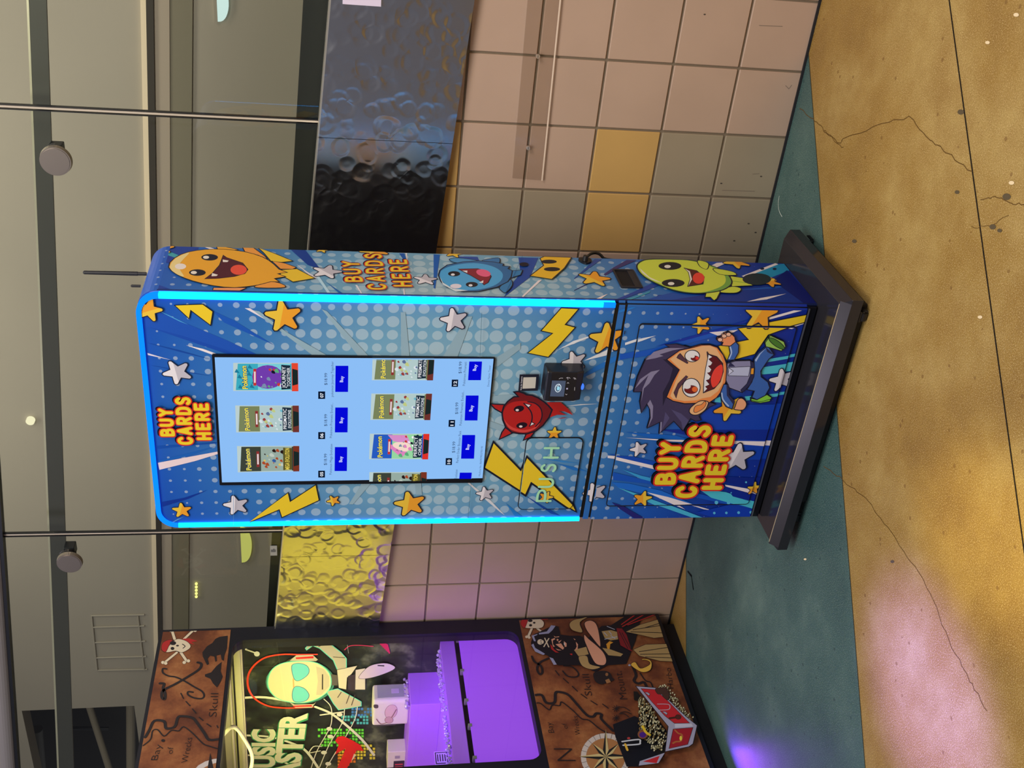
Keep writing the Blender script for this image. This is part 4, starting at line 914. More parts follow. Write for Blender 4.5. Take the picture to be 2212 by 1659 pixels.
DKB, BUYB = (10, 22, 44), (4, 8, 214)
def pack(fr, c0, c1, c2, c3, kind):
    """c0 left-bottom .. photo corners (top-left, top-right, bottom-right, bottom-left as seen upright)"""
    P2 = [fr([c])[0] for c in (c0, c1, c2, c3)]
    def at(u, v):  # u right 0..1, v up 0..1
        (x0, y0), (x1, y1), (x2, y2), (x3, y3) = P2
        tx, ty = x0+(x1-x0)*u, y0+(y1-y0)*u; bx, by = x3+(x2-x3)*u, y3+(y2-y3)*u
        return (bx+(tx-bx)*v, by+(ty-by)*v)
    Q = lambda pts, col, sm=False: aD.poly(FN, [at(*p) for p in pts], col, None, 0, sm)
    pal = {'j': ((60, 170, 190), (120, 204, 214), (112, 60, 170), (196, 60, 56), (226, 70, 48)),
           'p': ((120, 130, 90), (176, 200, 200), (150, 170, 180), (60, 70, 90), (110, 50, 44)),
           'm': ((60, 66, 56), (150, 170, 160), (150, 70, 40), (70, 40, 30), (120, 50, 34)),
           'o': ((40, 90, 190), (150, 214, 160), (222, 130, 190), (240, 210, 60), (220, 50, 40))}[kind]
    Q([(0, 0), (1, 0), (1, 1), (0, 1)], (186, 206, 206)); Q([(.03, .0), (.97, .0), (.97, .93), (.03, .96)], pal[0])
    Q([(.03, .12), (.97, .12), (.97, .62), (.03, .62)], pal[1])
    rnd = random.Random(kind)
    if kind == 'j':
        aD.poly(FN, smooth_closed([at(.5+.42*math.cos(t), .47+.24*math.sin(t)) for t in [k*math.pi/5 for k in range(10)]], 2), pal[2])
        for k in range(12):
            u, v = rnd.random()*.9, .62+rnd.random()*.3; Q([(u, v), (u+.16, v+.05), (u+.03, v+.08)], (30, 120, 150))
    if kind == 'o':
        Q([(.05, .45), (.45, .66), (.6, .66), (.3, .36)], (222, 130, 190)); Q([(.6, .3), (.95, .38), (.95, .7), (.7, .6)], (214, 140, 200)); Q([(.3, .4), (.5, .6), (.66, .56), (.64, .36), (.45, .30)], (244, 216, 200), True)
    for k in range(26):
        u, v = .08+rnd.random()*.78, .16+rnd.random()*.42; s_ = .04+rnd.random()*.10
        col = rnd.choice([(196, 60, 56), (240, 240, 244), (20, 24, 40), (90, 170, 120), pal[2], (120, 140, 170)] if kind != 'p' else [(214, 224, 228), (90, 110, 150), (24, 28, 40), (180, 130, 140), (110, 180, 200), (150, 60, 60), (190, 200, 130)])
        if kind == 'm': col = rnd.choice([(168, 74, 40), (40, 26, 24), (220, 190, 90), (190, 200, 190), (120, 40, 30), (50, 90, 160)])
        Q([(u, v), (u+s_, v+s_*.2), (u+s_*.7, v+s_*.5), (u+s_*.1, v+s_*.4)], col, True)
    Q([(.0, 0), (1, 0), (1, .10), (0, .10)], pal[4]); Q([(.25, .005), (.75, .005), (.8, .09), (.2, .09)], (26, 40, 40))
    Q([(.2, .645), (.8, .645), (.8, .69), (.2, .69)], (196, 50, 48) if kind in 'jo' else (140, 50, 50)); Q([(.3, .655), (.7, .655), (.7, .68), (.3, .68)], (226, 216, 216))
    h_ = math.hypot(P2[0][0]-P2[3][0], P2[0][1]-P2[3][1])
    t1, t2 = {'j': ('JOURNEY', 'TOGETHER'), 'p': ('PRISMATIC', 'EVOLUTIONS'), 'm': ('MEGA EVOLUTION', ''), 'o': ('PERFECT', 'ORDER')}[kind]
    Q([(.08, .12), (.92, .12), (.94, .26), (.06, .26)], (28, 44, 60) if kind != 'm' else (90, 84, 40))
    if t2: aD.text(t1, at(.12, .195), at(.88, .195), h_*.055, (240, 240, 244) if kind != 'm' else (230, 210, 90), .01); aD.text(t2, at(.16, .125), at(.84, .125), h_*.05, (230, 236, 240), .01)
    else: aD.text(t1, at(.08, .16), at(.92, .16), h_*.07, (236, 214, 90), .015)
    for b_, col in ((.07, (24, 56, 130)), (.022, (244, 226, 60))): aD.text('Pokémon', at(.08, .775), at(.90, .80), h_*.085, col, b_)
pack(FY, (253, 467), (253, 120), (1052, 120), (1057, 468), 'j'); pack(FY, (290, 975), (278, 642), (1062, 642), (1066, 970), 'p'); pack(FY, (310, 1465), (300, 1140), (1068, 1137), (1068, 1450), 'm')
pack(FZ, (228, 815), (240, 490), (988, 490), (965, 816), 'p'); pack(FZ, (212, 1297), (222, 982), (955, 982), (938, 1297), 'o')
pack(FZ, (246, 320), (256, -10), (1020, -10), (998, 320), 'p'); pack(FZ, (212, 1780), (215, 1450), (922, 1448), (915, 1780), 'm')
aD.poly(FZ, [(240, -40), (1100, -40), (1100, 66), (240, 66)], BGc)
def button(fr, c, label, n0, n1, price, pp, name, q0, q1):
    aD.poly(fr, [(x+12, y+4) for x, y in c], (120, 168, 226)); 
    P2 = fr(c); aD.poly(FN, P2, BUYB); aD.stroke2([aD.f(*p) for p in P2], 2.6*aD.px(*P2[0]), BUYB, True, 8)
    if label: aD.text('Buy', fr([label[0]])[0], fr([label[1]])[0], 7.2, (226, 232, 255), .012)
    if n0: aD.poly(fr, n0, DKB, DKB, 1.5); aD.text(n1[0], fr([n1[1]])[0], fr([n1[2]])[0], 6.8, (236, 244, 255), .02)
    if price: aD.text(price, fr([pp[0]])[0], fr([pp[1]])[0], 6.6, (26, 46, 84), -.004)
    if name: aD.text(name, fr([q0])[0], fr([q1])[0], 5.6, (36, 56, 96), -.008)
def rc(x0, y0, x1, y1, sk=0): return [(x0, y1), (x0+sk, y0), (x1+sk, y0), (x1, y1)]
button(FY, rc(1518, 142, 1660, 452, 4), ((1606, 338), (1612, 262)), rc(1306, 455, 1382, 540), ('07', (1364, 528), (1364, 470)), '$18.99', ((1412, 372), (1414, 226)), 'pokemon Journey Together', (1488, 518), (1490, 82))
button(FY, rc(1514, 655, 1654, 950, 4), ((1602, 842), (1608, 768)), rc(1306, 955, 1382, 1035), ('06', (1364, 1024), (1364, 968)), '$18.99', ((1410, 878), (1412, 732)), 'Pokémon Prismatic Evoluti...', (1472, 1022), (1484, 590))
button(FY, rc(1510, 1142, 1646, 1426, 4), ((1596, 1322), (1600, 1250)), rc(1306, 1430, 1380, 1508), ('05', (1362, 1496), (1362, 1442)), '$18.99', ((1406, 1358), (1410, 1218)), 'Pokémon Mega Evolution', (1468, 1474), (1478, 1098))
button(FZ, rc(1436, 88, 1578, 306, 14), ((1524, 196), (1540, 118)), rc(1230, 308, 1300, 390, 3), ('12', (1286, 378), (1290, 322)), '$18.99', ((1346, 228), (1354, 84)), 'Pokémon Prismati', (1392, 380), (1412, 88))
button(FZ, rc(1394, 506, 1536, 802, 14), ((1480, 696), (1494, 620)), rc(1192, 804, 1262, 882, 3), ('11', (1248, 872), (1252, 820)), '$18.99', ((1304, 728), (1310, 586)), 'Pokémon Prismatic Evoluti...', (1350, 868), (1380, 440))
button(FZ, rc(1350, 992, 1494, 1272, 14), ((1438, 1168), (1450, 1098)), rc(1156, 1274, 1226, 1352, 2), ('10', (1210, 1342), (1214, 1290)), '$18.99', ((1266, 1204), (1274, 1068)), 'Perfect Order Booster Pack', (1310, 1328), (1346, 934))
button(FZ, rc(1328, 1455, 1460, 1520, 6), None, None, None, None, None, 'Evolution', (1292, 1524), (1302, 1412))
aD.text('Device Name: Tower', FZ([(1688, 388)])[0], FZ([(1708, 126)])[0], 4.6, (52, 78, 120), -.008); aD.text('Machine No. 8669029832700190', FZ([(1580, 1492)])[0], FZ([(1612, 1124)])[0], 4.2, (52, 78, 120), -.008)
mb = MB(); mats = []
aD.bake(ccw([on_front(464, 1038.5), on_front(1066, 1030), on_front(1066, 772.5), on_front(464, 769)]) if 0 else ccw(q), f3, mb, mats, .0064, .00003)
o = mb.build('screen', mats, disp); o['label'] = 'lit pale blue shop screen'

# --- support sticker (the code on it is left blank)
aK = Art(on_front, lambda c: mat('sticker', c, .45))
aK.poly(FR, [(762, 245), (1128, 242), (1105, 552), (735, 560)], (14, 18, 34), (14, 18, 34), 2)
aK.poly(FR, [(828, 295), (1080, 290), (1062, 510), (806, 520)], (172, 168, 158)); aK.text('Scan for Support', FR([(788, 548)])[0], FR([(806, 276)])[0], 2.6, (200, 200, 206), .02)
mb = MB(); mats = []; aK.bake([(-.30, .80), (-.20, .80), (-.20, .92), (-.30, .92)], f3, mb, mats, .0075); mb.build('support_sticker', mats, VR)

# --- card reader
RY = -.048
xa, xb = hit(1215, 865.8, 1, RY).x, hit(1215, 788, 1, -.012).x
zt_, zb_ = hit(1176, 850, 1, RY).z, hit(1256, 850, 1, RY).z
prof = [(.0, .826), (-.010, .829), (-.022, .826), (RY, zt_), (RY-.004, zt_-.012), (RY-.003, zb_+.02), (RY+.004, zb_), (0, zb_-.006)]
RD_ = MB(); RD_.prism(prof, lambda a, b, d: (d, a, b), xa, xb, 0)
bmesh.ops.bevel(RD_.bm, geom=[e for e in RD_.bm.edges if e.calc_face_angle(0) > .6], offset=.0035, segments=3, profile=.5, affect='EDGES')
reader = RD_.build('card_reader', [mat('reader_black', (20, 20, 26), .28)], VR)
on_r = lambda x, y: (lambda p: (p.x, p.z))(hit(x, y, 1, RY-.004)); fr_ = lambda a, b, d: (a, RY-.0042-d, b)
ar = Art(on_r, lambda c: emit('reader_pixels', c, .9))
ar.poly(FR, [(1405, 385), (1680, 390), (1640, 705), (1365, 700)], (78, 88, 110)); 
ar.line(FR, [(1550, 455), (1500, 470), (1470, 520), (1470, 570), (1500, 608), (1540, 605), (1575, 560), (1580, 500), (1560, 470)], 1.6, (226, 244, 255))
ar.poly(FR, [(1500, 530), (1530, 500), (1560, 520), (1550, 570), (1510, 580)], (160, 220, 240), None, 0, True); ar.line(FR, [(1500, 505), (1535, 480), (1560, 462)], 1.2, (226, 244, 255))
mb = MB(); mats = []; ar.bake([(-.33, .68), (-.17, .68), (-.17, .86), (-.33, .86)], fr_, mb, mats, .0004); mb.build('reader_screen', mats, reader)
ai = Art(on_r, lambda c: mat('reader_icons', c, .5))
for c in ([(1545, 350), (1580, 335), (1620, 338)], [(1690, 335), (1720, 320), (1720, 360)], [(1740, 325), (1765, 340)], [(1830, 335), (1850, 330), (1850, 360)], [(1868, 335), (1878, 358)], [(1705, 440), (1722, 424), (1740, 440)], [(1672, 652), (1688, 668), (1704, 655)]): ai.line(FR, c, .9, (196, 196, 206), False)
ai.poly(FR, [(1688, 530), (1722, 530), (1720, 562), (1686, 562)], (150, 150, 180)); ai.line(FR, [(1855, 520), (1852, 578)], 2.0, (110, 110, 112), False)
mb = MB(); mats = []; ai.bake([(-.33, .68), (-.17, .68), (-.17, .86), (-.33, .86)], fr_, mb, mats, .0004); mb.build('reader_icons', mats, reader)
mb = MB(); c = hit(1255, 836, 1, RY+.004); mb.ball((c.x, RY+.006, zb_-.001), .009, 0, (1.1, .7, .55)); mb.build('reader_light', [emit('blue_led', (60, 110, 255), 1.6)], reader)

# --- side grip, cable, antennas
g = [on_side(*p) for p in FS([(870, 430), (1335, 465), (1545, 860), (1070, 855)])]
g = [(max(a[0] for a in (g[0], g[1])), max(b[1] for b in (g[0], g[3]))), (g[2][0], g[3][1])]
y1_, y0_ = on_side(1327, 584)[0], on_side(1345, 623)[0]; z1_, z0_ = on_side(1341, 622)[1], on_side(1388, 623)[1]
mb = MB(); mb.ring_plate(rrect(y0_, z0_, y1_, z1_, .004, 3), rrect(y0_+.006, z0_+.004, y1_-.006, z1_-.004, .003, 3), s3, 0, .005, 0)
mb.box((.0012, y0_+.005, z0_+.003), (.0018, y1_-.005, z1_-.003), 1); mb.box((.0018, y0_+.005, z0_+.004), (.004, y1_-.005, z0_+.020), 0)
o = mb.build('side_grip', [mat('grip_black', (26, 27, 34), .5), mat('painted_grip_shade', (4, 5, 12), .7)], VR); o['label'] = 'black grip with a flush dark plate for its recess'  # recess is not cut; the near-black plate carries its shade
gc = hit(1263, 566, 0, 0); mb = MB()
mb.prism(smooth_closed([(gc.y-.018, gc.z), (gc.y, gc.z+.016), (gc.y+.018, gc.z+.012), (gc.y+.016, gc.z-.016), (gc.y-.004, gc.z-.018)], 3), s3, .0, .006, 0)
mb.cyl((.004, gc.y, gc.z), (.020, gc.y, gc.z), .009, .006, 14); mb.build('cable_gland', [black], VR)
cp = [Vector((.012, gc.y, gc.z)), hit(1268, 555, 1, .268), hit(1275, 549, 1, .290), hit(1285, 546.5, 1, .305), hit(1295, 549, 1, .305), hit(1304, 558, 1, .300), hit(1318, 572, 1, .295), Vector((-.10, .295, 1.0)), Vector((-.16, .30, .6))]
cq = []
for i in range(3): pass
pts3 = cp; sm3 = []
for i in range(len(pts3)-1):
    a, b, c, d = pts3[max(0, i-1)], pts3[i], pts3[i+1], pts3[min(len(pts3)-1, i+2)]
    for k in range(6):
        t = k/6; sm3.append(.5*((2*b)+(c-a)*t+(2*a-5*b+4*c-d)*t*t+(3*b-a-3*c+d)*t**3))
mb = MB(); mb.tube(sm3, .0042, 10); mb.build('power_cable', [black], VR, smooth=True)
for (x0, x1, y, r0, r1, nm) in ((183, 352, 588.5, .0056, .0046, 'antenna'), (285, 348, 617.5, .0034, .0034, 'antenna')):
    p, q2 = hit(x0, y, 1, .17 if r0 > .005 else .075), hit(x1, y, 1, .17 if r0 > .005 else .075)
    mb = MB(); zz = ZT-.001; xx = p.x; yy = p.y
    if r0 > .005: mb.cyl((xx, yy, zz+.022), (xx, yy, p.z), r0, r0*.86, 14); mb.cyl((xx, yy, zz), (xx, yy, zz+.024), r1, n=12)
    else: mb.cyl((xx, yy, zz), (xx, yy, p.z), r0, n=12)
    mb.ball((xx, yy, p.z), r0*.88 if r0 > .005 else r0); mb.build(nm, [black], VR)

# --- black foot, tray and casters
mb = MB(); mb.prism([(.014, ZB_), (-.003, ZB_+.006), (-.003, ZB_+.0295), (.012, ZB_+.0295), (.012, ZB_+.001)], lambda a, b, d: (d, a, b), WL+.002, -.004, 0)
mb.box((WL+.004, -.0065, ZB_+.0255), (-.006, -.003, ZB_+.0285), 1)
mb.build('skirt', [blackg, mat('skirt_edge', (90, 92, 100), .3, .6)], VR)
tX, tY, tX0, tYr, ti = .08213, -.12185, -.76713, .32678, .0208
t = bmesh.new()
rings = [[(tX0+i, tY+i, z), (tX-i, tY+i, z), (tX-i, tYr-i, z), (tX0+i, tYr-i, z)] for i, z in ((ti, ZB_), (0, ZB_-.0223), (0, ZB_-.0534))]
V_ = [[t.verts.new(p) for p in r] for r in rings]
t.faces.new(V_[0]); t.faces.new(list(reversed(V_[2])))
for a, b in zip(V_, V_[1:]):
    for i in range(4): t.faces.new([b[i], b[(i+1) % 4], a[(i+1) % 4], a[i]])
bmesh.ops.recalc_face_normals(t, faces=t.faces)
bmesh.ops.bevel(t, geom=t.edges[:], offset=.0008, segments=1, affect='EDGES')
mb = MB(); mb.merge(t, 0)
w = NT('tray_metal'); w.b.inputs['Base Color'].default_value = rgb((34, 33, 37), ILL); w.b.inputs['Metallic'].default_value = .1; w.b.inputs['Roughness'].default_value = .14
tray = mb.build('base_tray', [w.m], VR)
mb = MB(); mb.prism([(tY-.0004, ZB_-.0223), (tY+ti-.0004, ZB_+.0004), (tY+ti+.001, ZB_+.0004), (tY+.001, ZB_-.0223)], lambda a, b, d: (d, a, b), tX0+.01, tX-.012, 0); mb.box((tX0+ti-.004, tY+ti-.0012, ZB_+.0003), (tX-ti, tY+ti+.0006, ZB_+.0011), 1)
o = mb.build('edge_trim', [mat('satin_metal', (78, 75, 73), .24, 1), mat('trim_edge', (220, 200, 160), .4, .3)], VR); o['label'] = 'satin silver strip along the front edge'
mb = MB(); mb.box((-.60, -.100, .004), (.062, .30, ZB_-.053), 0, .002, 1); mb.build('base_plinth', [mat('plinth_black', (14, 13, 16), .6)], VR)
chrome = mat('chrome', (190, 190, 196), .15, 1)
for x, y in ((-.665, -.085), (.030, -.105), (-.70, .26), (.055, .29)):
    mb = MB(); mb.cyl((x-.011, y, .0135), (x+.011, y, .0135), .0135, n=20, mi=0); mb.box((x-.016, y-.014, .020), (x+.016, y+.014, ZB_-.0534), 0, .003, 1)
    mb.cyl((x-.0135, y, .0135), (x+.0135, y, .0135), .005, n=12, mi=1)
    for k in range(6):
        a = k*math.pi/3; mb.box((x+.018, y-.016+.005*k, .008), (x+.022, y-.0145+.005*k, .018), 0)
    mb.build('caster', [black, chrome], VR)
# ================================================================== PRIZE MACHINE (PIRATE DECOR) AT THE LEFT
CRT = root('prize_machine', (-2.19, .02, 0), 'black prize machine with brown pirate map panels, lit window and music poster', 'arcade machine')
cx_ = CLAW_X; Y0, Y1 = -.56, .612; blk = mat('cabinet_black', (12, 13, 24), .45)
HOLE = rrect(-.062, .659, .546, 1.744, .046)
mb = MB(); mb.ring_plate([(Y0, .062), (Y1, .062), (Y1, 2.016), (Y0, 2.016)], HOLE, c3, -.045, 0, 0)
mb.build('front_frame', [blk], CRT)
mb = MB()
mb.box((-2.62, Y0, 1.80), (cx_-.045, Y1, 2.016), 0); mb.box((-2.62, Y0, .062), (cx_-.045, Y1, .60), 0); mb.box((-2.62, Y1-.015, .60), (cx_-.045, Y1, 1.80), 0)
mb.box((-2.62, Y0, .60), (-2.60, Y1, 1.80), 0); mb.box((-2.62, Y0, .60), (cx_-.045, Y0+.02, 1.80), 0)
mb.build('cabinet', [blk], CRT)
mb = MB(); mb.box((-2.60, Y0+.03, .0), (cx_-.03, Y1-.03, .062), 0); mb.build('plinth', [mat('plinth_dark', (8, 8, 14), .7)], CRT)
# printed map panels
w = NT('pirate_map'); tc = w.n('ShaderNodeTexCoord').outputs['Object']
c = w.ramp(w.noise(tc, 5.5, 6, .62), [(.30, rgb((52, 26, 20), ILL)), (.42, rgb((88, 46, 28), ILL)), (.54, rgb((124, 74, 42), ILL)), (.68, rgb((146, 98, 58), ILL))])
c = w.mix(w.n('ShaderNodeMapRange', {0: w.noise(tc, 26, 5, .7), 1: .35, 2: .65, 3: 0, 4: .5}).outputs[0], c, rgb((86, 42, 24), ILL))
w.link(c, w.b.inputs['Base Color']); w.b.inputs['Roughness'].default_value = .5; mapm = w.m
ac = Art(on_claw, lambda c: mat('map_print', c, .5))
INK, BONE, RDD = (26, 20, 24), (190, 176, 150), (150, 32, 32)
# header
def crossbones(fr, L):
    for pts in L: ac.line(fr, pts, 26 if fr is FCA else 0, BONE, False)
HK = [[(405, 350), (430, 430)], [(605, 350), (520, 430)], [(450, 560), (340, 650)], [(490, 560), (545, 640)]]
for pts in HK: ac.line(FCA, pts, 7.5, INK, False)
for pts in HK: ac.line(FCA, pts, 5.6, BONE, False)
for c in ((392, 348), (428, 340), (588, 340), (626, 348), (318, 655), (345, 662), (522, 655), (562, 640)): ac.ell(FCA, c, 18, 16, BONE, INK, .6)
ac.poly(FCA, [(500, 430), (570, 425), (650, 450), (590, 460), (620, 485), (500, 450)], RDD); ac.poly(FCA, [(345, 545), (400, 470), (460, 430), (540, 450), (582, 490), (570, 525), (500, 560), (440, 545), (370, 558)], BONE, INK, 1, True)
ac.poly(FCA, [(305, 530), (315, 470), (370, 440), (410, 445), (380, 490), (345, 555)], RDD, INK, 1, True)
for c, a, b in (((415, 470), 30, 20), ((410, 522), 18, 15), ((458, 495), 14, 8)): ac.ell(FCA, c, a, b, INK)
ac.line(FCA, [(505, 480), (530, 500), (510, 520)], 2, INK)
ac.line(FCA, [(355, 718), (318, 715), (320, 755), (375, 785), (440, 795), (520, 830), (620, 890), (690, 930), (712, 970), (690, 1000), (620, 995), (560, 965), (560, 935), (605, 940)], 4, INK)
ac.line(FCA, [(650, 655), (685, 670), (665, 720), (560, 790), (440, 860), (350, 905), (310, 940), (310, 990), (335, 1005), (340, 960), (320, 900), (330, 860), (290, 855)], 6, INK)
ac.poly(FCA, [(938, 400), (860, 410), (820, 430), (790, 470), (740, 500), (695, 560), (700, 600), (740, 680), (760, 670), (745, 620), (770, 590), (810, 600), (820, 650), (835, 640), (830, 590), (870, 580), (880, 630), (900, 640), (905, 590), (930, 520)], INK)
ac.poly(FCA, [(880, 650), (870, 740), (890, 790), (870, 840), (835, 895), (800, 860), (770, 810), (720, 790), (720, 770), (780, 750), (830, 690)], INK)
for a, b in (((490, 950), (515, 1000)), ((538, 1028), (578, 1070)), ((600, 1100), (635, 1140)), ((665, 1180), (702, 1210)), ((738, 1242), (778, 1268)), ((835, 1260), (845, 1280))): ac.line(FCA, [a, b], 2.6, INK, False)
ac.line(FCA, [(150, 1370), (190, 1300), (235, 1215), (330, 1220), (350, 1285), (430, 1270), (460, 1185), (500, 1170), (600, 1185), (650, 1240), (720, 1340), (760, 1395), (850, 1390)], 6.5, INK)
ac.line(FCA, [(130, 1450), (200, 1390), (220, 1310), (270, 1300), (330, 1360), (400, 1305), (470, 1310), (515, 1270), (600, 1330), (700, 1430), (760, 1455), (840, 1480)], 3, INK)
ac.ell(FCA, (320, 1402), 18, 14, INK); ac.ell(FCA, (718, 1320), 7, 7, INK)
CA1 = lambda x, y: FCA([(x, y)])[0]
ac.text('Skull', CA1(830, 1175), CA1(850, 950), 18, INK, -.012); ac.text('Bay', CA1(265, 1590), CA1(310, 1440), 15, INK, -.012); ac.text('of', CA1(410, 1530), CA1(420, 1465), 13, INK, -.012); ac.text('Wrecks', CA1(555, 1615), CA1(600, 1375), 15, INK, -.012)
ac.ell(FCA, (900, 1740), 300, 170, (170, 162, 158)); ac.ell(FCA, (900, 1740), 235, 130, (130, 84, 50)); ac.poly(FCA, [(770, 1520), (810, 1700), (740, 1700)], INK)
# lower panel
HK = [[(160, 195), (190, 235)], [(285, 195), (265, 235)], [(215, 330), (180, 410)], [(265, 330), (310, 365)]]
for pts in HK: ac.line(FCC, pts, 6.4, INK, False)
for pts in HK: ac.line(FCC, pts, 5, BONE, False)
for c in ((165, 412), (190, 418)): ac.ell(FCC, c, 13, 13, BONE)
ac.poly(FCC, [(265, 225), (320, 222), (375, 245), (300, 252)], RDD); ac.poly(FCC, [(145, 320), (180, 245), (240, 222), (310, 250), (332, 285), (310, 325), (230, 330)], BONE, INK, .8, True); ac.poly(FCC, [(108, 280), (130, 235), (180, 232), (150, 325), (120, 310)], RDD, INK, .6, True)
for c, a, b in (((200, 258), 22, 13), ((203, 302), 15, 12), ((238, 278), 12, 9)): ac.ell(FCC, c, a, b, INK)
for a, b in (((440, 735), (475, 780)), ((515, 810), (565, 855)), ((600, 885), (650, 932)), ((685, 960), (740, 1000)), ((780, 1025), (838, 1062)), ((890, 1055), (945, 1095))): ac.line(FCC, [a, b], 2.4, INK, False)
ac.line(FCC, [(240, 970), (310, 970), (350, 1040), (430, 1040), (440, 950), (480, 940), (560, 965), (640, 1050), (740, 1160), (800, 1175), (830, 1145), (880, 1155), (880, 1200), (990, 1310)], 6, INK)
ac.line(FCC, [(260, 1045), (300, 1050), (380, 1110), (410, 1065), (480, 1070), (500, 1035), (600, 1110), (690, 1195), (760, 1210), (860, 1290), (950, 1340)], 2.8, INK)
ac.line(FCC, [(1180, 700), (1210, 780), (1190, 830), (1230, 860), (1290, 850), (1330, 950)], 6, INK); ac.line(FCC, [(1250, 760), (1300, 830), (1350, 850), (1380, 920), (1400, 960)], 3, INK)
ac.line(FCC, [(370, 620), (290, 660), (265, 720), (290, 770), (315, 750), (300, 690), (240, 650), (215, 600)], 5, INK); ac.line(FCC, [(520, 690), (600, 700), (660, 760), (640, 795), (560, 790), (510, 740)], 3.4, INK)
CC1 = lambda x, y: FCC([(x, y)])[0]
ac.text('Skull', CC1(790, 975), CC1(760, 770), 16, INK, -.012); ac.text('Mount.', CC1(1130, 1010), CC1(1070, 740), 18, INK, -.012); ac.text('Harbo', CC1(1570, 905), CC1(1540, 710), 13, INK, -.012); ac.text('Bay', CC1(430, 1330), CC1(400, 1230), 13, INK, -.012); ac.text('of', CC1(560, 1290), CC1(545, 1240), 11, INK, -.012); ac.text('Wrecks', CC1(680, 1350), CC1(650, 1170), 12, INK, -.012); ac.text('N', CC1(640, 1600), CC1(600, 1480), 44, INK, -.02)
ac.ell(FCC, (920, 1560), 238, 226, (168, 158, 152), None, 0, 0, 32); ac.ell(FCC, (920, 1560), 188, 178, (140, 96, 58), None, 0, 0, 32)
for k in range(24):
    t = k*math.pi/12; ac.line(FCC, [(920+188*math.cos(t), 1560+178*math.sin(t)), (920+238*math.cos(t), 1560+226*math.sin(t))], .7, INK, False)
def cstar(a0, R, r, n):
    for k in range(n):
        t = math.radians(a0+k*360/n); tip = (920+R*math.cos(t), 1560+R*math.sin(t))
        for s_, col in ((-1, (24, 24, 24)), (1, (170, 152, 104))):
            u = t+s_*math.pi/8*1.1; ac.poly(FCC, [tip, (920+r*math.cos(u), 1560+r*math.sin(u)), (920, 1560)], col)
cstar(45, 180, 62, 4); cstar(0, 262, 66, 4)
ac.poly(FCC, [(805, 760), (900, 740), (960, 760), (980, 800), (1000, 830), (940, 850), (880, 870), (820, 840)], INK, None, 0, True); ac.ell(FCC, (930, 775), 14, 16, (120, 80, 50)); ac.poly(FCC, [(915, 830), (950, 815), (970, 850), (930, 862)], (130, 90, 56))
# pirate
SKN, TAN = (190, 136, 110), (150, 124, 80)
ac.poly(FP, [(210, 600), (200, 530), (240, 400), (330, 360), (560, 250), (650, 270), (680, 400), (830, 420), (1000, 420), (1100, 480), (1350, 260), (1500, 250), (1750, 90), (1900, -60), (2000, 100), (1900, 500), (1750, 880), (1450, 900), (1250, 1010), (1000, 900), (850, 900), (640, 900), (470, 740), (300, 700)], (14, 13, 22))
ac.poly(FP, [(830, 220), (900, 160), (1040, 130), (1180, 90), (1000, 200), (1040, 360), (900, 340), (840, 290)], TAN, INK, 1, True)
ac.poly(FP, [(900, 650), (1100, 600), (1140, 720), (980, 760)], TAN); ac.poly(FP, [(980, 760), (1110, 750), (1160, 880), (1330, 930), (1200, 970), (1060, 930), (1000, 860)], TAN, INK, 1, True)
ac.poly(FP, [(1070, 210), (1160, 170), (1250, 210), (1300, 330), (1335, 560), (1310, 590), (1180, 430), (1100, 320)], SKN, INK, 1.6, True)
ac.poly(FP, [(1070, 400), (1140, 470), (1260, 570), (1380, 690), (1430, 820), (1390, 900), (1260, 880), (1180, 760), (1110, 600), (1065, 480)], SKN, INK, 1.6, True)
ac.poly(FP, [(530, 250), (600, 260), (550, 330), (490, 385), (330, 400), (330, 375), (460, 350)], (130, 132, 160)); ac.poly(FP, [(210, 420), (310, 390), (300, 410), (250, 430), (280, 510), (250, 510)], (130, 132, 160)); ac.poly(FP, [(205, 570), (240, 550), (270, 620), (430, 715), (400, 735), (270, 680)], (130, 132, 160)); ac.poly(FP, [(500, 770), (560, 790), (620, 890), (570, 895)], (130, 132, 160))
ac.ell(FP, (350, 522), 46, 44, BONE); ac.ell(FP, (385, 522), 24, 30, BONE); ac.ell(FP, (362, 505), 10, 9, INK); ac.ell(FP, (365, 540), 10, 9, INK); ac.line(FP, [(425, 460), (490, 605)], 2.4, BONE, False); ac.line(FP, [(492, 465), (410, 600)], 2.4, BONE, False)
for pts in ([(530, 480), (580, 460), (600, 475), (555, 500), (560, 560), (590, 600), (560, 600)], [(570, 420), (600, 440), (660, 430), (655, 445), (590, 450)], [(620, 470), (650, 480), (640, 510), (620, 500)], [(600, 560), (690, 545), (740, 620), (720, 650), (650, 600)], [(600, 630), (700, 660), (640, 660)], [(640, 520), (700, 490), (660, 540)], [(890, 465), (925, 480), (915, 495)], [(930, 520), (965, 560), (960, 640), (910, 665), (945, 600)], [(735, 510), (780, 545), (780, 600), (750, 605)]): ac.poly(FP, pts, SKN)
ac.poly(FP, [(735, 530), (750, 545), (755, 580), (738, 570)], (200, 196, 200)); ac.poly(FP, [(515, 560), (545, 590), (580, 650), (660, 700), (600, 695), (530, 640)], RDD); ac.poly(FP, [(830, 715), (870, 712), (875, 738), (850, 738)], RDD)
ac.poly(FP, [(1425, 560), (1480, 510), (1540, 530), (1490, 560), (1480, 640), (1450, 660)], (186, 130, 40)); ac.poly(FP, [(1350, 350), (1500, 330), (1600, 360), (1620, 480), (1500, 500), (1400, 460)], TAN); ac.poly(FP, [(1360, 620), (1480, 640), (1700, 720), (1660, 760), (1460, 740)], TAN)
for a, b in (((1390, 370), (1440, 420)), ((1470, 350), (1510, 400)), ((1440, 270), (1560, 320)), ((1500, 420), (1570, 470)), ((1400, 480), (1600, 440))): ac.line(FP, [a, b], 1.8, (150, 154, 172), False)
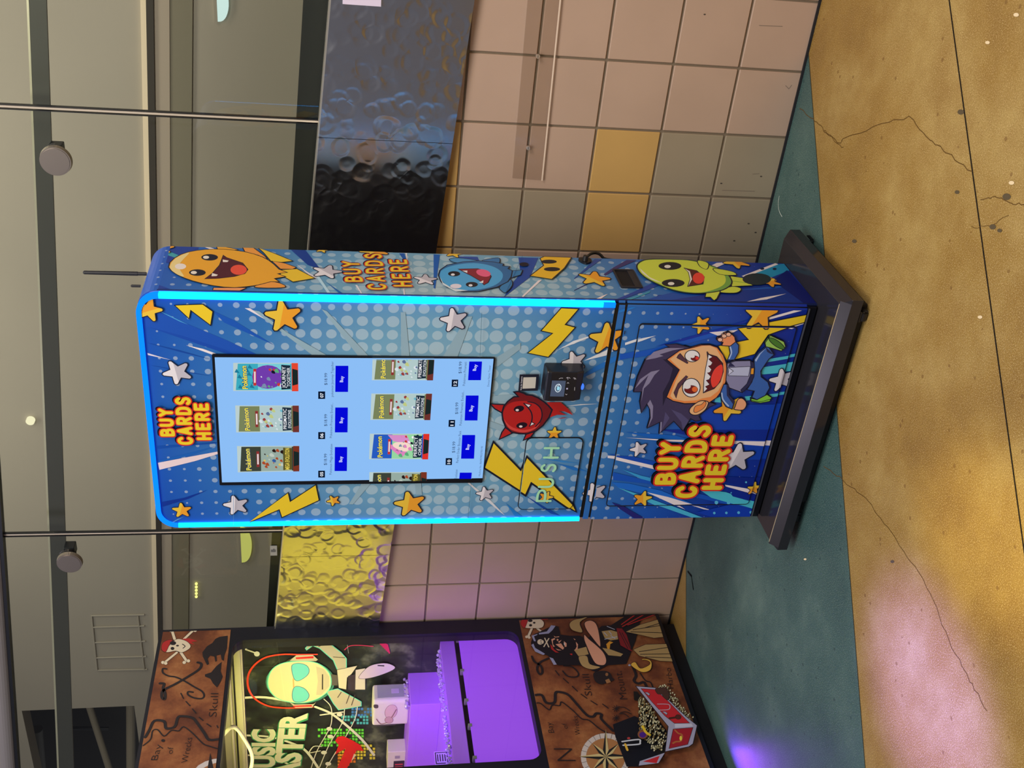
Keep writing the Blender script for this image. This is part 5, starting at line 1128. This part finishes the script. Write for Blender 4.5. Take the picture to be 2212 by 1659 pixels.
ac.poly(FCC, [(1110, 370), (1250, 300), (1420, 250), (1470, 420), (1380, 430), (1250, 400)], TAN, INK, 1); ac.poly(FCC, [(1180, 540), (1300, 490), (1500, 485), (1560, 655), (1440, 650), (1240, 600)], TAN, INK, 1)
for a, b in (((1180, 350), (1440, 310)), ((1160, 370), (1460, 380)), ((1240, 560), (1510, 520)), ((1250, 585), (1530, 580)), ((1300, 610), (1550, 620)), ((1300, 330), (1430, 290))): ac.line(FCC, [a, b], 1.8, INK, False)
ac.poly(FCC, [(1020, 330), (1050, 280), (1150, 200), (1360, 165), (1400, 210), (1250, 260), (1120, 310), (1070, 350)], (20, 10, 16))
for a, b in (((1070, 300), (1240, 180)), ((1080, 320), (1330, 180)), ((1130, 305), (1390, 205)), ((1040, 340), (1150, 530)), ((1055, 360), (1165, 550))): ac.line(FCC, [a, b], 2.4, RDD, False)
ac.poly(FCC, [(1020, 335), (1075, 340), (1120, 400), (1170, 560), (1060, 500)], (110, 22, 30)); 
for a, b in (((1050, 370), (1130, 530)), ((1075, 380), (1160, 540))): ac.line(FCC, [a, b], 1.6, INK, False)
ac.poly(FCC, [(1160, 690), (1200, 660), (1250, 720), (1330, 690), (1340, 660), (1300, 640), (1260, 640), (1280, 628), (1340, 640), (1360, 680), (1340, 740), (1260, 755)], (190, 150, 60), INK, 1, True); ac.ell(FCC, (1146, 690), 12, 10, (130, 132, 150))
# treasure chest
SLV, RED2 = (140, 138, 158), (164, 30, 38)
ac.poly(FH, [(-60, 860), (350, 700), (430, 740), (500, 1000), (880, 1500), (820, 1560), (430, 1659), (200, 1659), (-10, 1100)], (10, 12, 22))
for a, b, c_ in (((20, 530), (160, 540), (260, 600)), ((60, 660), (160, 660), (240, 720)), ((80, 640), (180, 620), (290, 660))): ac.line(FH, [a, b, c_], 2, INK)
for cx0, cy0 in ((10, 560), (10, 740)):
    for k in range(9): t = k*.7; ac.line(FH, [(cx0, cy0), (cx0+70*math.cos(t)-10, cy0+60*math.sin(t))], 1.6, INK, False)
ac.poly(FH, [(330, 235), (400, 240), (970, 1000), (900, 1470), (820, 1480), (420, 900), (440, 420), (340, 400)], (18, 18, 18))
rc_ = random.Random(5)
for k in range(330):
    u, v = rc_.random(), rc_.random(); x = 430+u*(560*v+40)-20*v; y = 400+v*1040-(1-u)*0; y = 400+(v*.85+u*.0)*1150
    x = 425+(.0+u)*min(520, 120+(y-400)*.62) if y < 1000 else 430+(y-1000)*.72+u*(520-(y-1000)*.80)
    if x < 960 and y < 1440: ac.ell(FH, (x, y), 13+rc_.random()*6, 19+rc_.random()*8, rc_.choice([(176, 170, 130), (150, 142, 104), (196, 190, 156), (120, 96, 56)]), (20, 20, 18), .5, 20, 7)
for k in range(130):
    v = rc_.random(); x = 820+v*560+rc_.uniform(-40, 60); y = 200+v*600+rc_.uniform(-60, 90)+(60 if v > .5 else 0)
    ac.ell(FH, (x, y), 15, 19, rc_.choice([(176, 170, 130), (150, 142, 104), (196, 190, 156)]), (20, 20, 18), .5, 20, 7)
ac.poly(FH, [(350, 232), (720, 262), (1000, 520), (1300, 810), (1510, 980), (1430, 1330), (1350, 1385), (900, 1480), (960, 1000), (640, 600)], SLV, INK, 1.6)
ac.poly(FH, [(450, 280), (720, 300), (960, 520), (1230, 800), (1365, 935), (1080, 940), (900, 800), (660, 540)], RED2, INK, 1); ac.poly(FH, [(1055, 1050), (1430, 1020), (1330, 1340), (975, 1420)], (136, 22, 34), INK, 1)
ac.poly(FH, [(1085, 950), (1400, 945), (1430, 1000), (1090, 1025)], (170, 168, 182)); ac.poly(FH, [(720, 290), (830, 262), (930, 280), (985, 400), (950, 500), (870, 440), (840, 390), (760, 380)], (62, 38, 32), INK, 1, True)
ac.line(FH, [(760, 575), (960, 580), (995, 630), (960, 680), (780, 690)], 1.6, (150, 146, 160)); ac.ell(FH, (1150, 820), 55, 45, (70, 30, 24), INK, 1); ac.line(FH, [(990, 845), (1100, 830)], 5, (60, 26, 20), False)
for p_ in ((570, 375), (900, 740)): ac.poly(FH, [(p_[0]-50, p_[1]-20), (p_[0], p_[1]-25), (p_[0]+50, p_[1]+10), (p_[0]+30, p_[1]+45)], SLV, INK, .8)
ac.line(FH, [(1090, 1070), (1150, 1130), (1210, 1150), (1225, 1200), (1190, 1280), (1110, 1290), (1050, 1320)], 3.6, (150, 84, 44)); ac.ell(FH, (1198, 1225), 24, 46, (196, 180, 60))
ac.ell(FH, (480, 1150), 100, 90, (112, 66, 44), INK, 1); ac.ell(FH, (480, 1160), 62, 54, (60, 22, 110)); ac.line(FH, [(480, 1000), (540, 1110), (610, 1160)], 6, (190, 160, 40))
ac.line(FH, [(90, 1290), (400, 1250), (430, 1300), (400, 1340), (110, 1360)], 3.4, (170, 172, 178)); ac.ell(FH, (215, 1225), 30, 20, (150, 50, 50)); ac.line(FH, [(150, 1340), (190, 1450)], 5, (190, 150, 50), False)
ac.poly(FH, [(420, 1659), (860, 1510), (900, 1500), (780, 1700), (400, 1750)], SLV, INK, 1); ac.poly(FH, [(480, 1670), (800, 1560), (740, 1700)], RED2)
def decal_panel(name, region):
    mb = MB(); mats = [mapm]; mb.prism(ccw(region), c3, 0, .0016, 0)
    ac.bake(ccw(region), c3, mb, mats, .0019, .00003); return mb.build(name, mats, CRT)
decal_panel('header_panel', [(Y0+.02, 1.757), (.6, 1.757), (.6, 2.004), (Y0+.02, 2.004)])
decal_panel('lower_panel', [(Y0+.02, .078), (.6, .078), (.6, .643), (Y0+.02, .643)])
mb = MB(); mb.box((cx_-.012, -.07, .655), (cx_-.009, .552, 1.75), 0); mb.build('window_glass', [glass], CRT)

# interior: poster wall, rail, stepped prize deck
w = NT('poster_ground'); tc = w.n('ShaderNodeTexCoord').outputs['Object']
c = w.ramp(w.noise(tc, 7, 5, .6), [(.40, rgb((14, 14, 18), ILL)), (.56, rgb((36, 42, 36), ILL)), (.7, rgb((96, 100, 84), ILL))]); w.link(c, w.b.inputs['Base Color']); w.b.inputs['Roughness'].default_value = .3
post = w.m
app = Art(on_poster, lambda c: mat('poster_print', c, .35, 0, .3))
W1, GY, BLU = (226, 224, 214), (170, 160, 146), (80, 160, 190)
GL = (90, 170, 140)
rp = random.Random(3)
for (x0, y0, nx, ny, col) in ((1500, 960, 7, 3, (60, 110, 180)), (1380, 1050, 9, 3, (70, 160, 170)), (1110, 1200, 15, 6, (90, 190, 60)), (1350, 1380, 12, 5, (200, 190, 60)), (1340, 1490, 6, 4, (220, 130, 40))):
    for i in range(nx):
        for j in range(ny):
            if rp.random() < .82: app.poly(FM, [(x0+i*36, y0+j*36), (x0+i*36+27, y0+j*36), (x0+i*36+27, y0+j*36+27), (x0+i*36, y0+j*36+27)], col)
for pts in ([(600, 470), (700, 350), (560, 500), (470, 560)], [(900, 330), (760, 400), (700, 450)]): app.poly(FM, [(x, y) for x, y in pts], (70, 66, 56))
app.line(FM, [(1420, 280), (1480, 235), (1600, 228), (1750, 240)], 2.4, (230, 60, 110)); app.line(FM, [(1450, 210), (1465, 320)], 1, (150, 150, 160), False)
for k in range(12): app.line(FCB, [(450+k*14, 385+k*8), (470+k*14, 400+k*14)], 3, (190, 40, 90), False)
for pts, ww in (([(1080, 940), (1250, 1010), (1400, 1120), (1620, 1320), (1760, 1500)], 6), ([(245, 835), (500, 830), (800, 880)], 7), ([(255, 1270), (560, 1290), (830, 1370), (980, 1460), (1120, 1659)], 6), ([(270, 1500), (560, 1520), (760, 1600)], 5), ([(1140, 1035), (1400, 1000)], 4), ([(1180, 850), (1260, 940), (1270, 1100), (1230, 1220), (1100, 1450), (1030, 1659)], 2), ([(1420, 960), (1390, 1130), (1240, 1380), (1130, 1640)], 2), ([(1570, 920), (1540, 1080), (1430, 1290)], 2), ([(1320, 1460), (1200, 1659)], 2), ([(1150, 1400), (1060, 1400), (1000, 1480)], 2.5), ([(990, 1480), (1140, 1450)], 2.5)):
    app.line(FM, pts, ww, W1)
for c in ((1362, 1030), (1242, 1195), (1255, 1285), (1180, 1470), (1230, 1600)): app.ell(FM, c, 34, 22, W1)
app.line(FM, [(275, 270), (330, 182), (460, 215)], 4, W1, False); app.line(FM, [(275, 275), (400, 318)], 4, W1, False); app.ell(FM, (448, 228), 35, 30, W1); app.ell(FM, (403, 325), 33, 30, W1)
# plain toy robot with headphones and sunglasses
app.ell(FM, (905, 650), 400, 255, (60, 120, 110), None, 0, 0, 26); app.ell(FM, (905, 650), 378, 236, (30, 32, 28), None, 0, 0, 26)
ARM = [[(970, 150), (1100, 150), (1200, 170), (1380, 310), (1440, 380), (1440, 520), (1340, 520), (1290, 400), (1130, 260), (1050, 230), (980, 280), (965, 260), (1020, 200)], [(1210, 760), (1340, 730), (1450, 790), (1611, 880), (1611, 930), (1450, 960), (1350, 975), (1290, 900)]]
for a_ in ARM: app.poly(FM, a_, GY, (100, 200, 190), 2)
for pts in ([(1290, 360), (1420, 370)], [(1120, 240), (1220, 190)], [(1380, 770), (1340, 830)], [(1480, 790), (1440, 900)], [(1540, 800), (1500, 920)], [(1330, 510), (1430, 500)]): app.line(FM, pts, 2, (70, 60, 56), False)
app.poly(FM, [(1250, 560), (1340, 570), (1340, 690), (1250, 690)], (84, 78, 76)); app.poly(FM, [(1330, 510), (1570, 460), (1500, 560), (1450, 600), (1440, 740), (1350, 720)], (196, 186, 170), (60, 56, 54), 1.4); app.poly(FM, [(1460, 580), (1540, 560), (1540, 760), (1455, 740)], (56, 46, 56)); app.poly(FM, [(1545, 510), (1660, 490), (1660, 740), (1540, 740)], (190, 180, 176), (60, 56, 54), 1.2)
app.poly(FCB, [(400, 700), (480, 660), (600, 650), (680, 690), (600, 740), (440, 790), (330, 790)], (186, 170, 190), (60, 56, 60), 1, True); app.poly(FCB, [(510, 665), (575, 668), (575, 680), (512, 676)], (50, 44, 56))
app.poly(FM, [(530, 650), (570, 520), (680, 440), (860, 412), (1060, 420), (1180, 480), (1255, 580), (1250, 720), (1150, 820), (1000, 880), (840, 890), (660, 850), (560, 760)], (206, 196, 164), (120, 220, 200), 2.4, True)
app.poly(FM, [(1090, 470), (1180, 500), (1240, 590), (1240, 700), (1150, 800), (1090, 800), (1110, 640)], (176, 164, 146)); app.poly(FM, [(1158, 560), (1170, 560), (1170, 738), (1156, 738)], (30, 26, 26))
app.poly(FM, [(806, 470), (830, 442), (900, 434), (980, 460), (1010, 520), (980, 580), (890, 636), (840, 620), (812, 540)], (100, 186, 200), (60, 100, 130), 1.4, True); app.poly(FM, [(812, 800), (830, 720), (880, 700), (960, 730), (1008, 800), (980, 860), (900, 884), (830, 870)], (100, 186, 200), (60, 100, 130), 1.4, True); app.line(FM, [(825, 615), (830, 710)], 3, (210, 160, 110), False)
app.line(FM, [(860, 332), (700, 330), (520, 360), (400, 430), (320, 530), (295, 640), (320, 760), (400, 860), (540, 930), (700, 950), (860, 950), (1050, 940)], 4.6, (216, 66, 40)); app.line(FM, [(860, 332), (1100, 330)], 4, (190, 60, 50), False)
for pts, col in (([(780, 405), (860, 340), (1050, 335), (1110, 390), (1090, 408)], GY), ([(850, 365), (1060, 350), (1060, 375), (860, 385)], (200, 40, 40)), ([(780, 882), (840, 910), (1060, 905), (1090, 880), (1040, 950), (850, 950)], GY), ([(820, 925), (1040, 915), (1040, 935), (830, 940)], (200, 40, 40))): app.poly(FM, pts, col)
MM1 = lambda x, y: FM([(x, y)])[0]
for b_, col in ((.055, (60, 150, 100)), (.012, (232, 232, 214))):
    app.text('MUSIC', MM1(600, 1790), MM1(610, 1200), 44, col, b_) if False else None
for w_, col in ((13, (70, 160, 110)), (9.2, (236, 234, 214))):
    pass
def block_word(word, p0, p1, h, col, off):
    app.text(word, p0, p1, h, col, off)
for off, col in ((.075, (56, 140, 96)), (.045, (234, 232, 214))):
    block_word('MUSIC', MM1(598, 1800), MM1(602, 1198), 46, col, off); block_word('MASTER', MM1(845, 1930), MM1(975, 1010), 52, col, off)
app.poly(FM, [(1310, 1330), (1340, 1285), (1400, 1275), (1500, 1320), (1600, 1380), (1640, 1450), (1560, 1440), (1500, 1560), (1440, 1659), (1330, 1659), (1400, 1500), (1430, 1420), (1310, 1490), (1350, 1380)], (206, 30, 34)); app.poly(FM, [(1500, 1560), (1530, 1480), (1548, 1500), (1510, 1555)], (230, 220, 200))
mb = MB(); mb.box((-2.598, Y0+.02, .955), (-2.588, POST_Y, 1.80), 0); mb.box((-2.588, Y0+.021, .955), (-1.82, Y0+.031, 1.80), 0); mb.build('added_lining', [mat('interior_cream', (206, 200, 180), .4)], CRT)  # unseen cream sheets added to give the steel a yellow reflection
mb = MB(); mb.box((-2.58, Y0+.032, 1.10), (-2.02, Y0+.040, 1.70), 0); o = mb.build('added_glow_panel', [emit('yellow_panel', (255, 226, 84), 1.5)], CRT); o['label'] = 'unseen yellow glow panel added for the steel reflection'  # out of view, added to put yellow into the steel's reflection
mb = MB(); mats = [post]; PR_ = [(-2.6, 1.03), (cx_-.05, 1.03), (cx_-.05, 1.716), (-2.6, 1.716)]
mb.box((-2.6, POST_Y, .95), (cx_-.045, POST_Y+.006, 1.716), 0); app.bake(PR_, p3, mb, mats, .0004, .00002); mb.build('poster', mats, CRT)
cream = mat('interior_cream', (206, 200, 180), .4); white = mat('interior_white', (190, 176, 206), .45)
mb = MB(); mb.box((-2.6, POST_Y-.02, 1.716), (cx_-.05, POST_Y+.012, 1.80), 0); mb.box((-2.6, POST_Y-.035, 1.722), (cx_-.05, POST_Y-.02, 1.733), 0); mb.box((-2.6, POST_Y-.03, 1.748), (cx_-.05, POST_Y-.02, 1.754), 1); mb.cyl((-2.6, POST_Y-.05, 1.765), (cx_-.05, POST_Y-.05, 1.765), .006, n=12, mi=0)
mb.build('rail', [cream, blk], CRT)
mb = MB(); pc = [hit(480, 1590, 1, .2), hit(505, 1570, 1, .25), hit(530, 1600, 1, .3), hit(545, 1635, 1, .3), hit(535, 1675, 1, .3), hit(500, 1700, 1, .3)]
sm4 = [Vector(p) for p in pc]; sm5 = []
for i in range(len(sm4)-1):
    a, b, c, d = sm4[max(0, i-1)], sm4[i], sm4[i+1], sm4[min(len(sm4)-1, i+2)]
    for k in range(6): t = k/6; sm5.append(.5*((2*b)+(c-a)*t+(2*a-5*b+4*c-d)*t*t+(3*b-a-3*c+d)*t**3))
mb.tube(sm5, .007, 10); mb.build('hose', [cream], CRT, smooth=True)
mb = MB(); mb.box((-2.60, Y0+.02, .90), (-1.83, POST_Y, .955), 0); mb.box((-2.60, .416, .955), (-2.0, POST_Y, 1.074), 0, .002, 1); dk = NT('deck_painted_glow'); dk.b.inputs['Base Color'].default_value = (.42, .20, .72, 1); dk.b.inputs['Emission Color'].default_value = tuple(lin(v) for v in (150, 66, 250))+(1,); dk.b.inputs['Emission Strength'].default_value = .34; o = mb.build('prize_deck', [dk.m], CRT); o['label'] = 'stepped deck with the purple lamplight painted in as glow'  # deck's purple colour and emission stand in for the purple lamplight
pl = NT('acrylic_painted_glow'); pl.b.inputs['Base Color'].default_value = (.26, .09, .5, 1); pl.b.inputs['Emission Color'].default_value = tuple(lin(v) for v in (152, 70, 252))+(1,); pl.b.inputs['Emission Strength'].default_value = .80  # purple light on the front panel put in as its own emission
mb = MB(); mb.box((-1.812, Y0+.02, .60), (-1.803, .598, .885), 0); mb.box((-1.813, Y0+.02, .885), (-1.806, .598, .905), 1); o = mb.build('painted_glow_panel', [pl.m, clear], CRT); o['label'] = 'acrylic panel with the purple lamplight painted in as glow'
for q in ((990, 1379), (999, 1449), (1008, 1513), (1016, 1567), (1026, 1637)):
    p = hit(q[0], q[1], 0, -1.803); mb = MB(); mb.box((-1.822, p.y-.006, p.z-.006), (-1.798, p.y+.006, p.z+.008), 0, .001, 1); mb.build('clip', [mat('clip_grey', (120, 120, 116), .5)], CRT)
# prizes
def at_y(x, y, yy): return hit(x, y, 1, yy)
bx0, bx1 = at_y(830, 1580, .44), at_y(830, 1463, .44); zt2, zb2 = at_y(797, 1520, .44).z, 1.0745
b = root('earbud_box', ((bx0.x+bx1.x)/2, .49, 1.0745), 'cream rounded prize box with a picture of an earbud, standing on the prize deck', 'box')
# box seen at an angle: corner towards the glass
ctr = at_y(835, 1522, .50); wd, dp, ht = .150, .085, .158
ang = math.radians(38)
def rb(a, d_, z): return (ctr.x+a*math.cos(ang)-d_*math.sin(ang), .50+a*math.sin(ang)*.6+d_*math.cos(ang)*.5, 1.0745+z)
mb = MB(); q_ = rrect(-.055, -.045, .055, .045, .014, 5)
yb = .50
mb.prism([(a, b_) for a, b_ in q_], lambda a, b_, d: (ctr.x+a*1.35, yb+b_, 1.0745+d), 0, .142, 0)
bmesh.ops.bevel(mb.bm, geom=[e for e in mb.bm.edges if e.calc_face_angle(0) > 1.2], offset=.008, segments=3, profile=.5, affect='EDGES')
mb.build('body', [mat('box_cream', (206, 200, 192), .5)], b)
zl = 1.0745
mb = MB(); mb.box((ctr.x+.072, yb-.030, zl+.02), (ctr.x+.0755, yb+.034, zl+.125), 0); mb.box((ctr.x+.0755, yb-.010, zl+.04), (ctr.x+.0765, yb+.012, zl+.07), 1); mb.build('side_label', [mat('label_grey', (150, 152, 156), .4), white], b)
al = Art(lambda x, y: on_y(x, y, yb-.0455), lambda c: mat('box_print', c, .5))
al.poly(FCB, [(475, 1055), (515, 1055), (515, 1085), (480, 1085)], (70, 60, 66), None, 0, True); al.ell(FCB, (640, 1120), 56, 70, (186, 160, 160), (120, 96, 100), .8, 30)
al.line(FCB, [(690, 1100), (640, 1180), (590, 1190)], 2.4, (120, 90, 90)); al.ell(FCB, (620, 1200), 40, 32, (170, 140, 140), (110, 84, 84), .8); al.line(FCB, [(500, 1190), (540, 1235), (600, 1225)], 2.2, (120, 90, 90))
al.text('Buds 4', FCB([(560, 1262)])[0], FCB([(575, 1180)])[0], 2.2, (70, 60, 66), 0, FN, (-1, 0)) if False else al.line(FCB, [(495, 1255), (680, 1245)], 1.6, (90, 80, 84), False)
mb = MB(); mats = []; al.bake([(ctr.x-.2, 1.0), (ctr.x+.2, 1.0), (ctr.x+.2, 1.3), (ctr.x-.2, 1.3)], fy(yb-.0455), mb, mats, .0003); mb.build('print', mats, b)
c2 = at_y(845, 1625, .50); b = root('accessory_box', (c2.x, .50, 1.0745), 'small white prize box with a dark product picture, left of the earbud box', 'box')
mb = MB(); mb.box((c2.x-.065, .465, 1.0745), (c2.x+.045, .53, 1.148), 0, .002, 1); mb.build('body', [mat('box_cream', (206, 200, 192), .5)], b)
mb = MB(); mb.box((c2.x-.060, .4638, 1.078), (c2.x-.012, .4650, 1.122), 0); mb.box((c2.x-.052, .4632, 1.084), (c2.x-.046, .4638, 1.116), 1); mb.box((c2.x-.036, .4632, 1.084), (c2.x-.030, .4638, 1.116), 1); mb.box((c2.x+.004, .4638, 1.098), (c2.x+.020, .4650, 1.118), 2)
mb.build('print', [mat('print_dark', (44, 34, 50), .5), mat('print_red', (190, 60, 70), .5), mat('print_grey', (140, 130, 150), .5)], b)
c4 = hit(955, 1640, 0, -1.95); b = root('price_card', (-1.95, c4.y, .955), 'small white card with lines of dark print standing on the purple-lit deck', 'card')
zc_ = .9555
mb = MB(); mb.box((-1.955, c4.y-.07, zc_), (-1.950, c4.y+.035, zc_+.052), 0); mb.build('card', [white], b)
mb = MB(); mb.box((-1.9499, c4.y-.02, zc_+.004), (-1.9494, c4.y+.031, zc_+.050), 0); mb.box((-1.9494, c4.y-.016, zc_+.008), (-1.9489, c4.y+.027, zc_+.046), 1)
for k in range(4): mb.box((-1.9489, c4.y-.010, zc_+.012+k*.009), (-1.9485, c4.y+.021, zc_+.016+k*.009), 0)
mb.build('print', [mat('print_dark', (44, 34, 50), .5), white], b)
rk = random.Random(11); mb = MB()
for k in range(220):
    y_ = rk.uniform(-.2, .56); t = bmesh.new(); bmesh.ops.create_icosphere(t, subdivisions=1, radius=rk.uniform(.003, .007)); o3 = Vector((rk.uniform(-1.93, -1.838), y_, .958+rk.uniform(0, .010)))
    for v in t.verts: v.co = v.co*rk.uniform(.8, 1.2)+o3
    mb.merge(t)
for k in range(90):
    t = bmesh.new(); bmesh.ops.create_icosphere(t, subdivisions=1, radius=rk.uniform(.004, .009)); side = rk.random() < .5
    o3 = Vector((rk.uniform(-2.045, -2.01), rk.uniform(.43, .56), 1.078+rk.uniform(0, .014))) if side else Vector((rk.uniform(-2.56, -2.47), rk.uniform(.425, .45), 1.078+rk.uniform(0, .01)))
    for v in t.verts: v.co = v.co*rk.uniform(.8, 1.2)+o3
    mb.merge(t)
cr_ = mat('crystal', (150, 136, 176), .08, 0, .8)
tag(mb.build('clear_crystals', [cr_]), 'scattered clear plastic crystals on the purple-lit prize deck', 'crystals', None, 'stuff')
# the machine's own lamps: yellow at the top, purple at the bottom, purple glow under the cabinet
area('prize_machine_top_lamp', (-2.05, .15, 1.775), (-2.12, .58, 1.5), .5, 3.0, (1, .91, .32), .3, 1.7)
area('prize_machine_low_lamp', (-1.828, .12, 1.16), (-2.02, .34, .93), .55, 1.6, (.30, .03, 1), .06, 2.2)
area('prize_machine_under_lamp', (-1.70, -.16, .055), (-1.55, -.16, 0), .12, .55, (.30, .06, 1), .06)
# coloured party lights of the hall
spot('hall_purple_spot', (-1.2, -3.2, 3.2), on_floor(2005, 1515)+(0,), math.radians(8.5), 3600, (.17, .13, 1.0), .9)
spot('hall_yellow_spot', (.8, -3.8, 3.2), on_floor(2155, 1185)+(0,), math.radians(7), 800, (1, .86, .20), 1)
spot('hall_purple_wall_spot', (-3.0, -2.6, 2.6), (-1.15, .62, 1.05), math.radians(16), 34, (.78, .56, 1.0), 1)
